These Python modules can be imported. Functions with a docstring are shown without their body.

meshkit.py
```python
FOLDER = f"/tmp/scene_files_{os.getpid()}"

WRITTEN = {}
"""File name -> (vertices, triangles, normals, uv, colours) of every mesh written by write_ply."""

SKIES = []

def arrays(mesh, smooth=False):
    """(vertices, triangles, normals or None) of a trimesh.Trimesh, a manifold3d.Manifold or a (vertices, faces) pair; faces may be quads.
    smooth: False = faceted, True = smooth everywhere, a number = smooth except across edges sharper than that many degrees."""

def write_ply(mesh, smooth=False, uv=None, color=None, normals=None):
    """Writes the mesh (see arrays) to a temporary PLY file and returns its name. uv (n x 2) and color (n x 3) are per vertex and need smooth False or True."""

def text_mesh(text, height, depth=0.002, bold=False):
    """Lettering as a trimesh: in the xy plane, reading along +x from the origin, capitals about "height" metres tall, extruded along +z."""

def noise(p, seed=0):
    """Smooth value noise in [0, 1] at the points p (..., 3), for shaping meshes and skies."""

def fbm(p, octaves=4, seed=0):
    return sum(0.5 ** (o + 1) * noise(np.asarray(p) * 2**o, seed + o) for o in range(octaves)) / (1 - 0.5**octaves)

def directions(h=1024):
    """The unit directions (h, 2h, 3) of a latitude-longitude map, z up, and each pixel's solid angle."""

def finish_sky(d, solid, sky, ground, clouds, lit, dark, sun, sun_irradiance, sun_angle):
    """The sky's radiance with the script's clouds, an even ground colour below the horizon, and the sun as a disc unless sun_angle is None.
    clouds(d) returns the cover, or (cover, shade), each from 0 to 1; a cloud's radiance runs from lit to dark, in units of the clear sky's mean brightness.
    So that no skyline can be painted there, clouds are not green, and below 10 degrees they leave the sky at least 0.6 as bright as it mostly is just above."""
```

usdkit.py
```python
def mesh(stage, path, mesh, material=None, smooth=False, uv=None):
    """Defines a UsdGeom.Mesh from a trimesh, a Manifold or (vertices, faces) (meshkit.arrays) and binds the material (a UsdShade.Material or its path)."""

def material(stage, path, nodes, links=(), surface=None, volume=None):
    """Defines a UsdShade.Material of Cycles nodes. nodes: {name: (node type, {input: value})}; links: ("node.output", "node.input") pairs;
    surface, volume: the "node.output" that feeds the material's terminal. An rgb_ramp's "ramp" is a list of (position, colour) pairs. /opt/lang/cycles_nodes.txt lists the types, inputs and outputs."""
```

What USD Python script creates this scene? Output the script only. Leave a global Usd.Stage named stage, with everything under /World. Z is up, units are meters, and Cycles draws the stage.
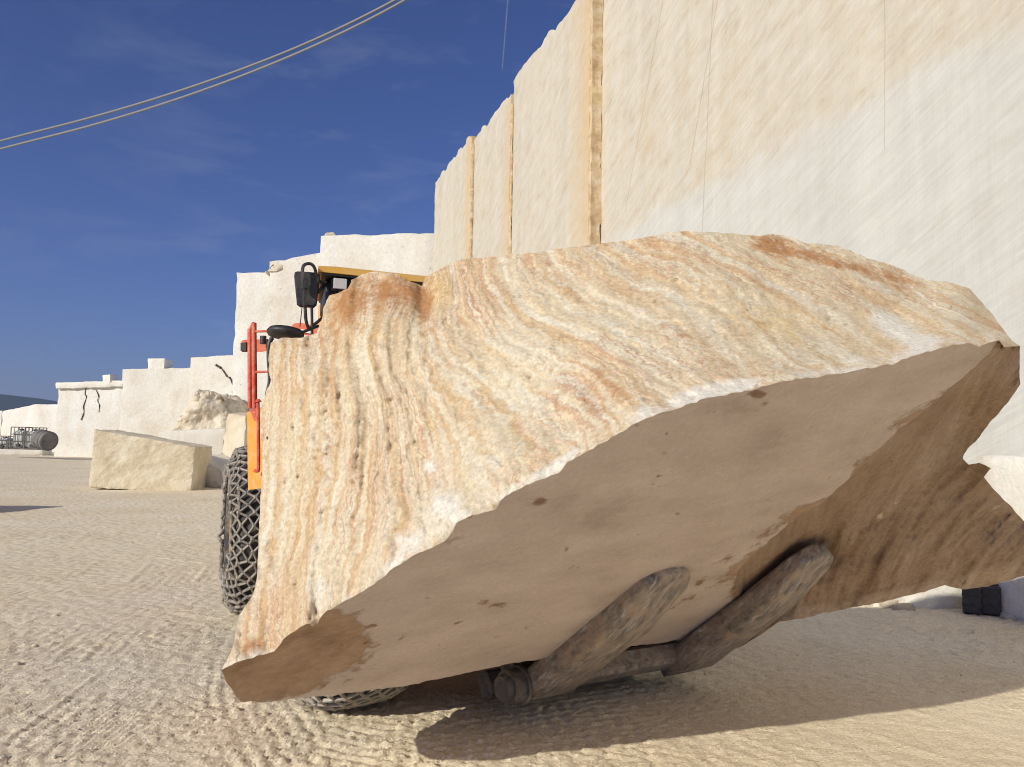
import math, random
import numpy as np, trimesh, usdkit, meshkit
from meshkit import fbm, noise
from pxr import Gf, Sdf, Usd, UsdGeom, UsdLux, UsdShade, Vt
from scipy.interpolate import RBFInterpolator
from scipy.spatial import Delaunay, cKDTree
import shapely
from shapely.geometry import Polygon, LineString

random.seed(4)
rng = np.random.default_rng(4)
stage = Usd.Stage.CreateInMemory()
UsdGeom.SetStageUpAxis(stage, 'Z')
UsdGeom.SetStageMetersPerUnit(stage, 1.0)
UsdGeom.Xform.Define(stage, '/World')
stage.SetDefaultPrim(stage.GetPrimAtPath('/World'))
UsdGeom.Scope.Define(stage, '/World/Looks')

# ---------------------------------------------------------------- camera
W, H, F, HZ, ROLL, CH = 1024, 767, 770.0, 440.0, 1.0, 1.7
_p, _r = math.atan((HZ - H / 2) / F), math.radians(ROLL)
FWD = np.array([0, math.cos(_p), math.sin(_p)])
_r0 = np.array([1.0, 0, 0]); _u0 = np.cross(_r0, FWD)
RIGHT = _r0 * math.cos(_r) + _u0 * math.sin(_r)
UP = _u0 * math.cos(_r) - _r0 * math.sin(_r)
CAM = np.array([0, 0, CH])
EXPOSURE = -0.05
cam = UsdGeom.Camera.Define(stage, '/World/camera')
cam.CreateHorizontalApertureAttr(36.0); cam.CreateVerticalApertureAttr(36.0 * H / W)
cam.CreateFocalLengthAttr(36.0 * F / W)
cam.CreateClippingRangeAttr(Gf.Vec2f(0.05, 20000))
cam.CreateExposureAttr(EXPOSURE)
_m = np.eye(4); _m[0, :3] = RIGHT; _m[1, :3] = UP; _m[2, :3] = -FWD; _m[3, :3] = CAM
cam.AddTransformOp().Set(Gf.Matrix4d(_m.tolist()))

# ---------------------------------------------------------------- sky and sun
SUN_AZ, SUN_EL = math.radians(-137.4), math.radians(26.7)
SUN = np.array([math.cos(SUN_EL) * math.sin(SUN_AZ), math.cos(SUN_EL) * math.cos(SUN_AZ), math.sin(SUN_EL)])
SUN_POWER, SKY_STRENGTH = 1.12, 0.060
sun = UsdLux.DistantLight.Define(stage, '/World/sun')
sun.CreateIntensityAttr(SUN_POWER); sun.CreateAngleAttr(0.5); sun.CreateNormalizeAttr(True)
sun.CreateColorAttr(Gf.Vec3f(1.0, 0.95, 0.82))
_z = SUN; _x = np.cross([0, 0, 1.0], _z); _x /= np.linalg.norm(_x); _y = np.cross(_z, _x)
_m = np.eye(4); _m[0, :3] = _x; _m[1, :3] = _y; _m[2, :3] = _z
UsdGeom.Xformable(sun).AddTransformOp().Set(Gf.Matrix4d(_m.tolist()))


def ray(px, py):
    d = FWD + RIGHT * (px - W / 2) / F - UP * (py - H / 2) / F
    return d / d[1]


def rays(P):
    P = np.asarray(P, float)
    d = FWD + RIGHT * ((P[:, 0] - W / 2) / F)[:, None] - UP * ((P[:, 1] - H / 2) / F)[:, None]
    return d / d[:, 1:2]


def at(px, py, y):
    return CAM + ray(px, py) * y


def onground(px, py):
    d = ray(px, py)
    return CAM + d * (-CH / d[2])


def unit(v):
    v = np.asarray(v, float)
    return v / np.linalg.norm(v)


def sky_nodes():
    d1, d2 = unit(ray(511, -40)), unit(ray(502, 72))
    pn = unit(np.cross(d1, d2)); mid = unit(d1 + d2)
    k = unit(ray(507, 34))
    n = {
        'tc': ('texture_coordinate', {}),
        'sky': ('sky_texture', {'sky_type': 'single_scattering', 'sun_disc': False, 'sun_elevation': SUN_EL, 'sun_rotation': SUN_AZ,
                                'altitude': 700.0, 'air_density': 1.0, 'aerosol_density': 2.2, 'ozone_density': 2.2}),
        'map': ('mapping', {'scale': (2.2, 2.2, 7.0), 'rotation': (0.12, 0.1, 0.0)}),
        'cl': ('noise_texture', {'scale': 2.6, 'detail': 7.0, 'roughness': 0.62, 'distortion': 0.5}),
        'cr': ('map_range', {'from_min': 0.50, 'from_max': 0.80, 'to_min': 0.0, 'to_max': 0.24, 'clamp': True}),
        'big': ('noise_texture', {'scale': 1.3, 'detail': 2.0}),
        'bigr': ('map_range', {'from_min': 0.40, 'from_max': 0.62, 'to_min': 0.0, 'to_max': 1.0, 'clamp': True}),
        'mul': ('math', {'math_type': 'multiply'}),
        'mix': ('mix_color', {'b': (6.0, 6.8, 8.6)}),
        # contrail
        'dot': ('vector_math', {'math_type': 'dot_product', 'vector2': tuple(pn)}),
        'abs': ('math', {'math_type': 'absolute'}),
        'wid': ('map_range', {'from_min': 0.0003, 'from_max': 0.0011, 'to_min': 1.0, 'to_max': 0.0, 'clamp': True}),
        'dotm': ('vector_math', {'math_type': 'dot_product', 'vector2': tuple(mid)}),
        'len': ('map_range', {'from_min': float(d2 @ mid) , 'from_max': float(d2 @ mid) + 0.0004, 'to_min': 0.0, 'to_max': 0.55, 'clamp': True}),
        'tn': ('noise_texture', {'scale': 160.0, 'detail': 2.0}),
        'tnr': ('map_range', {'from_min': 0.3, 'from_max': 0.6, 'to_min': 0.45, 'to_max': 1.0, 'clamp': True}),
        'm1': ('math', {'math_type': 'multiply'}),
        'm2': ('math', {'math_type': 'multiply'}),
        'mix2': ('mix_color', {'b': (4.2, 4.8, 6.0)}),
        'tint': ('mix_color', {'blend_type': 'multiply', 'fac': 1.0, 'b': (0.80, 0.93, 1.56), 'use_clamp': False}),
        'bg': ('background_shader', {'strength': SKY_STRENGTH}),
    }
    l = [('tc.generated', 'map.vector'), ('map.vector', 'cl.vector'), ('cl.fac', 'cr.value'), ('tc.generated', 'big.vector'), ('big.fac', 'bigr.value'),
         ('cr.result', 'mul.value1'), ('bigr.result', 'mul.value2'), ('mul.value', 'mix.fac'), ('sky.color', 'tint.a'), ('tint.result', 'mix.a'),
         ('tc.generated', 'dot.vector1'), ('dot.value', 'abs.value1'), ('abs.value', 'wid.value'), ('tc.generated', 'dotm.vector1'), ('dotm.value', 'len.value'),
         ('tc.generated', 'tn.vector'), ('tn.fac', 'tnr.value'), ('wid.result', 'm1.value1'), ('len.result', 'm1.value2'), ('m1.value', 'm2.value1'), ('tnr.result', 'm2.value2'),
         ('m2.value', 'mix2.fac'), ('mix.result', 'mix2.a'), ('mix2.result', 'bg.color')]
    return n, l


_n, _l = sky_nodes()
skymat = usdkit.material(stage, '/World/Looks/sky_look', _n, _l, surface='bg.background')
dome = UsdLux.DomeLight.Define(stage, '/World/sky')
dome.CreateIntensityAttr(1.0)
UsdShade.MaterialBindingAPI.Apply(dome.GetPrim()).Bind(skymat)
dome.GetPrim().SetCustomDataByKey('kind', 'structure')

# ---------------------------------------------------------------- helpers
used = {}


def numbered(path):
    used[path] = used.get(path, -1) + 1
    return path if used[path] == 0 else f'{path}_{used[path]:03d}'


def tag(o, label=None, cat=None, group=None, kind=None):
    p = o.GetPrim() if hasattr(o, 'GetPrim') else o
    for k, v in (('label', label), ('category', cat), ('group', group), ('kind', kind)):
        if v:
            p.SetCustomDataByKey(k, v)
    return p


def thing(name, label, cat, loc=(0, 0, 0), group=None, parent='/World'):
    x = UsdGeom.Xform.Define(stage, numbered(f'{parent}/{name}'))
    x.AddTranslateOp().Set(Gf.Vec3d(*map(float, loc)))
    tag(x, label, cat, group)
    o = x.GetPrim()
    base[str(o.GetPath())] = np.asarray(loc, float)
    return o


base = {}


def origin_of(path):
    while path and path != '/World':
        if path in base:
            return base[path]
        path = path.rsplit('/', 1)[0]
    return np.zeros(3)


def obj(name, mesh, mat, parent=None, smooth=False, label=None, attrs=None, normals=None):
    """One Mesh prim from world-space vertices, stored relative to its thing's base."""
    pp = '/World' if parent is None else str(parent.GetPath())
    path = numbered(f'{pp}/{name}')
    v, f, n = meshkit.arrays(mesh, smooth)
    v = v - origin_of(pp)
    m = usdkit.mesh(stage, path, (v, f), mat)
    if normals is not None:
        n = normals
    if n is not None:
        m.CreateNormalsAttr(Vt.Vec3fArray.FromNumpy(np.asarray(n, np.float32))); m.SetNormalsInterpolation('vertex')
    for k, a in (attrs or {}).items():
        UsdGeom.PrimvarsAPI(m).CreatePrimvar(k, Sdf.ValueTypeNames.Float3Array, 'vertex').Set(Vt.Vec3fArray.FromNumpy(np.asarray(a, np.float32)))
    if label:
        tag(m, label)
    return m.GetPrim()


def cat(*ms):
    return trimesh.util.concatenate([m for m in ms])


def frame(o, x, y, z):
    M = np.eye(4); M[:3, 0] = x; M[:3, 1] = y; M[:3, 2] = z; M[:3, 3] = o
    return M


def box(cx, ex, M=None, chamfer=0.0):
    """Box with optional chamfer, centre cx, extents ex, moved by M."""
    ex = np.asarray(ex, float)
    if chamfer:
        c = chamfer
        pts = []
        for s in np.array(np.meshgrid([-1, 1], [-1, 1], [-1, 1])).reshape(3, -1).T:
            for k in range(3):
                q = s * ex / 2; w = s * c
                w[k] = 0
                pts.append(q - w)
        m = trimesh.convex.convex_hull(np.array(pts))
    else:
        m = trimesh.creation.box(ex)
    m.apply_translation(cx)
    if M is not None:
        m.apply_transform(M)
    return m


def hull(pts):
    return trimesh.convex.convex_hull(np.asarray(pts, float))


def tube(pts, r, n=8, caps=True):
    pts = np.asarray(pts, float); N = len(pts)
    r = np.full(N, r) if np.ndim(r) == 0 else np.asarray(r)
    t = np.gradient(pts, axis=0); t /= np.linalg.norm(t, axis=1)[:, None]
    a = np.cross(t[0], [0.31, 0.2, 0.93]); a /= np.linalg.norm(a)
    V = []
    for i in range(N):
        a = a - t[i] * (a @ t[i]); a /= np.linalg.norm(a); b = np.cross(t[i], a)
        ang = np.linspace(0, 2 * np.pi, n, endpoint=False)
        V.append(pts[i] + r[i] * (np.cos(ang)[:, None] * a + np.sin(ang)[:, None] * b))
    V = np.vstack(V + [pts[:1], pts[-1:]])
    Fc = []
    for i in range(N - 1):
        for k in range(n):
            p, q = i * n + k, i * n + (k + 1) % n
            Fc += [[p, q, q + n], [p, q + n, p + n]]
    if caps:
        for k in range(n):
            Fc += [[N * n, (k + 1) % n, k], [N * n + 1, (N - 1) * n + k, (N - 1) * n + (k + 1) % n]]
    return trimesh.Trimesh(V, Fc, process=False)


def bend(pts, k=6):
    """Rounded polyline through the given corner points (Catmull-Rom)."""
    P = np.asarray(pts, float); P = np.vstack([2 * P[0] - P[1], P, 2 * P[-1] - P[-2]])
    out = []
    for i in range(1, len(P) - 2):
        for t in np.linspace(0, 1, k, endpoint=False):
            a, b, c, d = P[i - 1:i + 3]
            out.append(0.5 * (2 * b + (c - a) * t + (2 * a - 5 * b + 4 * c - d) * t * t + (3 * b - a - 3 * c + d) * t ** 3))
    return np.array(out + [P[-2]])


def rough_hexa(c8, seg, amp=0.02, freq=1.0, chip=0.05, seed=0, jag=None):
    """A quarried block: eight corners (bottom 4 counter-clockwise, then top 4), faces subdivided, edges chipped, surfaces uneven."""
    c8 = np.asarray(c8, float); nu, nv, nw = seg
    key, V, Q = {}, [], []

    def vid(i, j, k):
        if (i, j, k) not in key:
            key[(i, j, k)] = len(V); V.append((i / nu, j / nv, k / nw))
        return key[(i, j, k)]
    for i in range(nu):
        for j in range(nv):
            Q.append([vid(i, j, 0), vid(i, j + 1, 0), vid(i + 1, j + 1, 0), vid(i + 1, j, 0)])
            Q.append([vid(i, j, nw), vid(i + 1, j, nw), vid(i + 1, j + 1, nw), vid(i, j + 1, nw)])
    for i in range(nu):
        for k in range(nw):
            Q.append([vid(i, 0, k), vid(i + 1, 0, k), vid(i + 1, 0, k + 1), vid(i, 0, k + 1)])
            Q.append([vid(i, nv, k), vid(i, nv, k + 1), vid(i + 1, nv, k + 1), vid(i + 1, nv, k)])
    for j in range(nv):
        for k in range(nw):
            Q.append([vid(0, j, k), vid(0, j, k + 1), vid(0, j + 1, k + 1), vid(0, j + 1, k)])
            Q.append([vid(nu, j, k), vid(nu, j + 1, k), vid(nu, j + 1, k + 1), vid(nu, j, k + 1)])
    U = np.array(V)
    w = [(1 - U[:, :1]) * (1 - U[:, 1:2]), U[:, :1] * (1 - U[:, 1:2]), U[:, :1] * U[:, 1:2], (1 - U[:, :1]) * U[:, 1:2]]
    P = sum(w[i] * (c8[i] * (1 - U[:, 2:]) + c8[i + 4] * U[:, 2:]) for i in range(4))
    cen = c8.mean(0)
    ext = np.array([np.linalg.norm(c8[1] - c8[0]), np.linalg.norm(c8[3] - c8[0]), np.linalg.norm(c8[4] - c8[0])])
    dist = np.minimum(U, 1 - U) * ext                       # distance to each pair of faces
    ds = np.sort(dist, axis=1)
    edge = np.exp(-(ds[:, 1] / max(chip, 1e-3)) ** 1.2)      # 1 on edges
    nrm = np.zeros_like(P)
    T = np.array(Q)
    fn = np.cross(P[T[:, 1]] - P[T[:, 0]], P[T[:, 3]] - P[T[:, 0]])
    fn /= np.maximum(np.linalg.norm(fn, axis=1)[:, None], 1e-9)
    for k in range(4):
        np.add.at(nrm, T[:, k], fn)
    nrm /= np.maximum(np.linalg.norm(nrm, axis=1)[:, None], 1e-9)
    n1 = fbm(P * freq, 5, seed) - 0.5
    n2 = np.clip(fbm(P * freq * 2.3 + 7, 4, seed + 9) - 0.42, 0, 1)
    P = P + nrm * (2 * amp * n1)[:, None] - nrm * (edge * chip * (0.25 + 2.2 * n2))[:, None]
    if jag is not None:
        P = jag(P, U)
    return trimesh.Trimesh(P, np.vstack([T[:, [0, 1, 2]], T[:, [0, 2, 3]]]), process=False)


# ---------------------------------------------------------------- materials
def mat(name, nodes, links, surface='p.BSDF'):
    return usdkit.material(stage, f'/World/Looks/{name}', nodes, links, surface=surface)


def plain(name, color, rough=0.5, metal=0.0, dirt=(0.42, 0.34, 0.24), dirt_amount=0.35, scale=6.0, spec=0.5, bumps=0.15):
    """Paint, rubber or metal with stone dust lying on it in patches."""
    n = {'g': ('texture_coordinate', {}), 'n': ('noise_texture', {'scale': scale, 'detail': 6.0, 'roughness': 0.65}),
         'n2': ('noise_texture', {'scale': scale * 7, 'detail': 4.0, 'roughness': 0.6}),
         'add': ('math', {'math_type': 'multiply_add', 'value2': 0.45, 'value3': -0.2}), 'sum': ('math', {'math_type': 'add'}),
         'r': ('map_range', {'from_min': 0.45, 'from_max': 0.85, 'to_min': 0.0, 'to_max': dirt_amount * 1.6, 'clamp': True}),
         'c': ('mix_color', {'a': color, 'b': dirt}),
         'rr': ('map_range', {'from_min': 0.0, 'from_max': 1.0, 'to_min': rough, 'to_max': 0.9, 'clamp': True}),
         'b': ('bump', {'strength': bumps, 'distance': 0.01}),
         'p': ('principled_bsdf', {'metallic': metal, 'specular_ior_level': spec})}
    l = [('g.object', 'n.vector'), ('g.object', 'n2.vector'), ('n2.fac', 'add.value1'), ('n.fac', 'sum.value1'), ('add.value', 'sum.value2'), ('sum.value', 'r.value'),
         ('r.result', 'c.fac'), ('c.result', 'p.base_color'), ('r.result', 'rr.value'), ('rr.result', 'p.roughness'), ('n2.fac', 'b.height'), ('b.normal', 'p.normal')]
    return mat(name, n, l)


def stone(name, cols, scale=1.0, stretch=(1, 1, 1), rot=(0, 0, 0), pits=0.5, bump=0.5, streak=None, stain=None, fine=1.0, vscale=9.0, sscale=0.55):
    """Quarried travertine: cols is a colour ramp fed by stretched noise, plus vertical streaks, brown stains and dark pits."""
    n = {'g': ('geometry', {}), 'm': ('mapping', {'scale': tuple(np.array(stretch) * scale), 'rotation': rot}),
         'n': ('noise_texture', {'scale': 1.0, 'detail': 8.0, 'roughness': 0.62, 'distortion': 0.35}),
         'r': ('rgb_ramp', {'ramp': cols}),
         'f': ('noise_texture', {'scale': 22.0 * fine, 'detail': 5.0, 'roughness': 0.7}),
         'fr': ('map_range', {'from_min': 0.25, 'from_max': 0.75, 'to_min': 0.86, 'to_max': 1.1, 'clamp': True}),
         'fm': ('vector_math', {'math_type': 'scale'}),
         'v': ('noise_texture', {'scale': 1.0, 'detail': 4.0, 'roughness': 0.6}),
         'vm': ('mapping', {'scale': (vscale, vscale, 0.35 if vscale > 5 else 0.12)}),
         'vr': ('map_range', {'from_min': 0.5, 'from_max': 0.75, 'to_min': 0.0, 'to_max': 0.0 if streak is None else streak[1], 'clamp': True}),
         'vc': ('mix_color', {'b': (0.5, 0.4, 0.3) if streak is None else streak[0]}),
         'sn': ('noise_texture', {'scale': sscale, 'detail': 8.0, 'roughness': 0.68}),
         'sr': ('map_range', {'from_min': 0.58, 'from_max': 0.78, 'to_min': 0.0, 'to_max': 0.0 if stain is None else stain[1], 'clamp': True}),
         'sc': ('mix_color', {'b': (0.5, 0.3, 0.1) if stain is None else stain[0]}),
         'pv': ('noise_texture', {'scale': 9.0 * fine, 'detail': 5.0, 'roughness': 0.75}),
         'pr': ('map_range', {'from_min': 0.66, 'from_max': 0.72, 'to_min': 0.0, 'to_max': pits, 'clamp': True}),
         'pc': ('mix_color', {'b': (0.16, 0.11, 0.06)}),
         'hb': ('math', {'math_type': 'multiply_add', 'value2': -1.5}),
         'b': ('bump', {'strength': bump, 'distance': 0.03}),
         'p': ('principled_bsdf', {'roughness': 0.93, 'specular_ior_level': 0.18})}
    l = [('g.position', 'm.vector'), ('m.vector', 'n.vector'), ('n.fac', 'r.fac'), ('g.position', 'f.vector'), ('f.fac', 'fr.value'), ('r.color', 'fm.vector1'), ('fr.result', 'fm.scale'),
         ('g.position', 'vm.vector'), ('vm.vector', 'v.vector'), ('v.fac', 'vr.value'), ('vr.result', 'vc.fac'), ('fm.vector', 'vc.a'),
         ('g.position', 'sn.vector'), ('sn.fac', 'sr.value'), ('sr.result', 'sc.fac'), ('vc.result', 'sc.a'),
         ('g.position', 'pv.vector'), ('pv.fac', 'pr.value'), ('pr.result', 'pc.fac'), ('sc.result', 'pc.a'), ('pc.result', 'p.base_color'),
         ('pr.result', 'hb.value1'), ('f.fac', 'hb.value3'), ('hb.value', 'b.height'), ('b.normal', 'p.normal')]
    return mat(name, n, l)


# ---------------------------------------------------------------- ground
def ground_mesh():
    th_d = np.arange(-44, 44.01, 0.21)
    th = np.radians(np.concatenate([np.arange(-180, -44, 6.0), th_d, np.arange(50, 180, 6.0)]))
    r = [0.02, 0.6, 1.2]
    while r[-1] < 34:
        r.append(r[-1] * (1.0036 if r[-1] > 2.6 else 1.08))
    while r[-1] < 2600:
        r.append(r[-1] * 1.09)
    r = np.array(r)
    R, T = np.meshgrid(r, th, indexing='ij')
    X, Y = R * np.sin(T), R * np.cos(T)
    P = np.stack([X, Y, 0 * X], -1)
    near = np.exp(-np.maximum(R - 12, 0) / 9)
    z = 0.05 * (fbm(P * 0.35, 3, 11) - 0.5) * np.exp(-R / 60)
    z += 0.02 * (fbm(P * 1.6, 3, 12) - 0.5) * np.exp(-R / 40)
    # prints of chained tyres: lanes of passes on three curved courses, each lane a lattice of pits
    print_z = np.zeros_like(z)
    score = np.stack([fbm(P * 0.22, 2, 60 + k) for k in range(4)])
    score[0] += 0.10 * (X < 0); score[1] += 0.08 * (Y > 9)
    for k, (cx, cy, lane_w) in enumerate([(7.8, 9.2, 0.66), (-30, 2, 0.70), (-14, -9, 0.66), (30, -12, 0.7)]):
        wgt = np.clip((score[k] - np.max(np.delete(score, k, 0), axis=0)) / 0.05 + 0.5, 0, 1)
        R_ = np.hypot(X - cx, Y - cy) + 0.12 * (fbm(P * 0.6 + k, 2, 30 + k) - 0.5)
        lane = np.floor(R_ / lane_w); t_ = R_ / lane_w - lane
        ph = noise(np.stack([lane, 0 * lane + k, 0 * lane], -1), 8) * 7
        a = np.arctan2(Y - cy, X - cx) * R_
        wob = 0.5 * (fbm(P * 6.0, 2, 50 + k) - 0.5)
        v = a / 0.092 + ph + wob; u = t_ * 7 + wob
        pat = np.cos(2 * np.pi * (v + 0.5 * (np.floor(u) % 2))) + np.cos(2 * np.pi * u)
        pat = np.where(noise(np.stack([lane, 0 * lane + 9, 0 * lane + k], -1), 5) > 0.4, pat, 1.6 * np.sin(2 * np.pi * (v * 0.9 + np.abs(((u + 42) % 7) - 3.5) * 0.4)))
        fade = np.clip(2.6 * fbm(P * 1.1 + 3 * k, 3, 70 + k) - 0.75, 0.12, 1)
        edge = np.exp(-(np.minimum(t_, 1 - t_) / 0.05) ** 2) * (noise(np.stack([lane, 0 * lane + 3, 0 * lane + k], -1), 15) > 0.62)
        print_z += wgt * (0.0085 * fade * np.clip(pat, -1.6, 0.5) + 0.016 * edge * (fbm(P * 0.5, 2, 81) > 0.45))
    z += print_z * near * (1 - 0.75 / (1 + np.exp(-((X + 0.15 * Y - 1.2) / 0.5))) * np.exp(-((Y - 4.2) / 1.8) ** 2))
    crumb = fbm(P * 24.0, 3, 21) - 0.5
    clod = np.clip(fbm(P * 44.0, 2, 22) - 0.56, 0, 1)
    patch = np.clip(fbm(P * 0.7, 3, 24) * 2 - 0.45, 0.25, 1.0)
    dust = 1 - 0.6 / (1 + np.exp(-((X + 0.15 * Y - 1.2) / 0.5))) * np.exp(-((Y - 4.2) / 1.6) ** 2)
    z += (0.030 * crumb * patch + 0.08 * clod * patch) * near * dust
    # finer, flatter dust in the foreground right of the block
    P[..., 2] = z
    nr, nt = R.shape
    idx = np.arange(nr * nt).reshape(nr, nt)
    a, b = idx[:-1, :], idx[1:, :]
    a2, b2 = np.roll(a, -1, 1), np.roll(b, -1, 1)
    Fq = np.concatenate([np.stack([a, b, b2], -1).reshape(-1, 3), np.stack([a, b2, a2], -1).reshape(-1, 3)])
    return trimesh.Trimesh(P.reshape(-1, 3), Fq[:, ::-1], process=False)


sand = mat('sand', {
    'g': ('geometry', {}),
    'a': ('noise_texture', {'scale': 0.45, 'detail': 6.0, 'roughness': 0.6}),
    'ar': ('rgb_ramp', {'ramp': [(0.3, (0.70, 0.58, 0.40)), (0.5, (0.765, 0.655, 0.475)), (0.7, (0.79, 0.70, 0.54))]}),
    'b': ('noise_texture', {'scale': 55.0, 'detail': 5.0, 'roughness': 0.75}),
    'br': ('map_range', {'from_min': 0.3, 'from_max': 0.7, 'to_min': 0.72, 'to_max': 1.2, 'clamp': True}),
    'mul': ('vector_math', {'math_type': 'scale'}),
    'd': ('noise_texture', {'scale': 2.1, 'detail': 5.0, 'roughness': 0.65}),
    'dr': ('map_range', {'from_min': 0.55, 'from_max': 0.75, 'to_min': 0.0, 'to_max': 0.45, 'clamp': True}),
    'dc': ('mix_color', {'b': (0.62, 0.52, 0.385)}),
    'v': ('voronoi_texture', {'scale': 34.0}),
    'vr': ('map_range', {'from_min': 0.05, 'from_max': 0.35, 'to_min': 1.0, 'to_max': 0.0, 'clamp': True}),
    'hs': ('math', {'math_type': 'multiply_add', 'value2': 0.5}), 'w': ('voronoi_texture', {'scale': 9.0}), 'hw': ('math', {'math_type': 'multiply_add', 'value2': -1.6}),
    'bp': ('bump', {'strength': 0.5, 'distance': 0.02}),
    'p': ('principled_bsdf', {'roughness': 0.95, 'specular_ior_level': 0.15})},
    [('g.position', 'a.vector'), ('a.fac', 'ar.fac'), ('g.position', 'b.vector'), ('b.fac', 'br.value'), ('ar.color', 'mul.vector1'), ('br.result', 'mul.scale'),
     ('g.position', 'd.vector'), ('d.fac', 'dr.value'), ('mul.vector', 'dc.a'), ('dr.result', 'dc.fac'), ('dc.result', 'p.base_color'),
     ('g.position', 'v.vector'), ('v.distance', 'vr.value'), ('vr.result', 'hs.value1'), ('b.fac', 'hs.value3'), ('g.position', 'w.vector'), ('w.distance', 'hw.value1'), ('hs.value', 'hw.value3'), ('hw.value', 'bp.height'), ('bp.normal', 'p.normal')])
tag(obj('ground', ground_mesh(), sand, smooth=True), kind='structure')

# ---------------------------------------------------------------- the great quarry wall on the right
WB = onground(1000, 602)
WD = np.array([ray(240, 436)[0], 1.0, 0]); WD /= np.linalg.norm(WD)       # along the wall, away from the camera
WN = np.array([-WD[1], WD[0], 0])                                          # out of the wall, towards the pit


def on_wall(px, py, off=0.0):
    R = ray(px, py); t = ((WB + WN * off - CAM) @ WN) / (R @ WN); X = CAM + R * t
    return (X - WB) @ WD, X[2]


JOINT_PX = [(600, 120), (512, 150), (473, 180)]
offs = [0.0, 0.30, 0.38, 0.49]
js = [on_wall(*q, off=o)[0] for q, o in zip(JOINT_PX, offs)]


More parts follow.
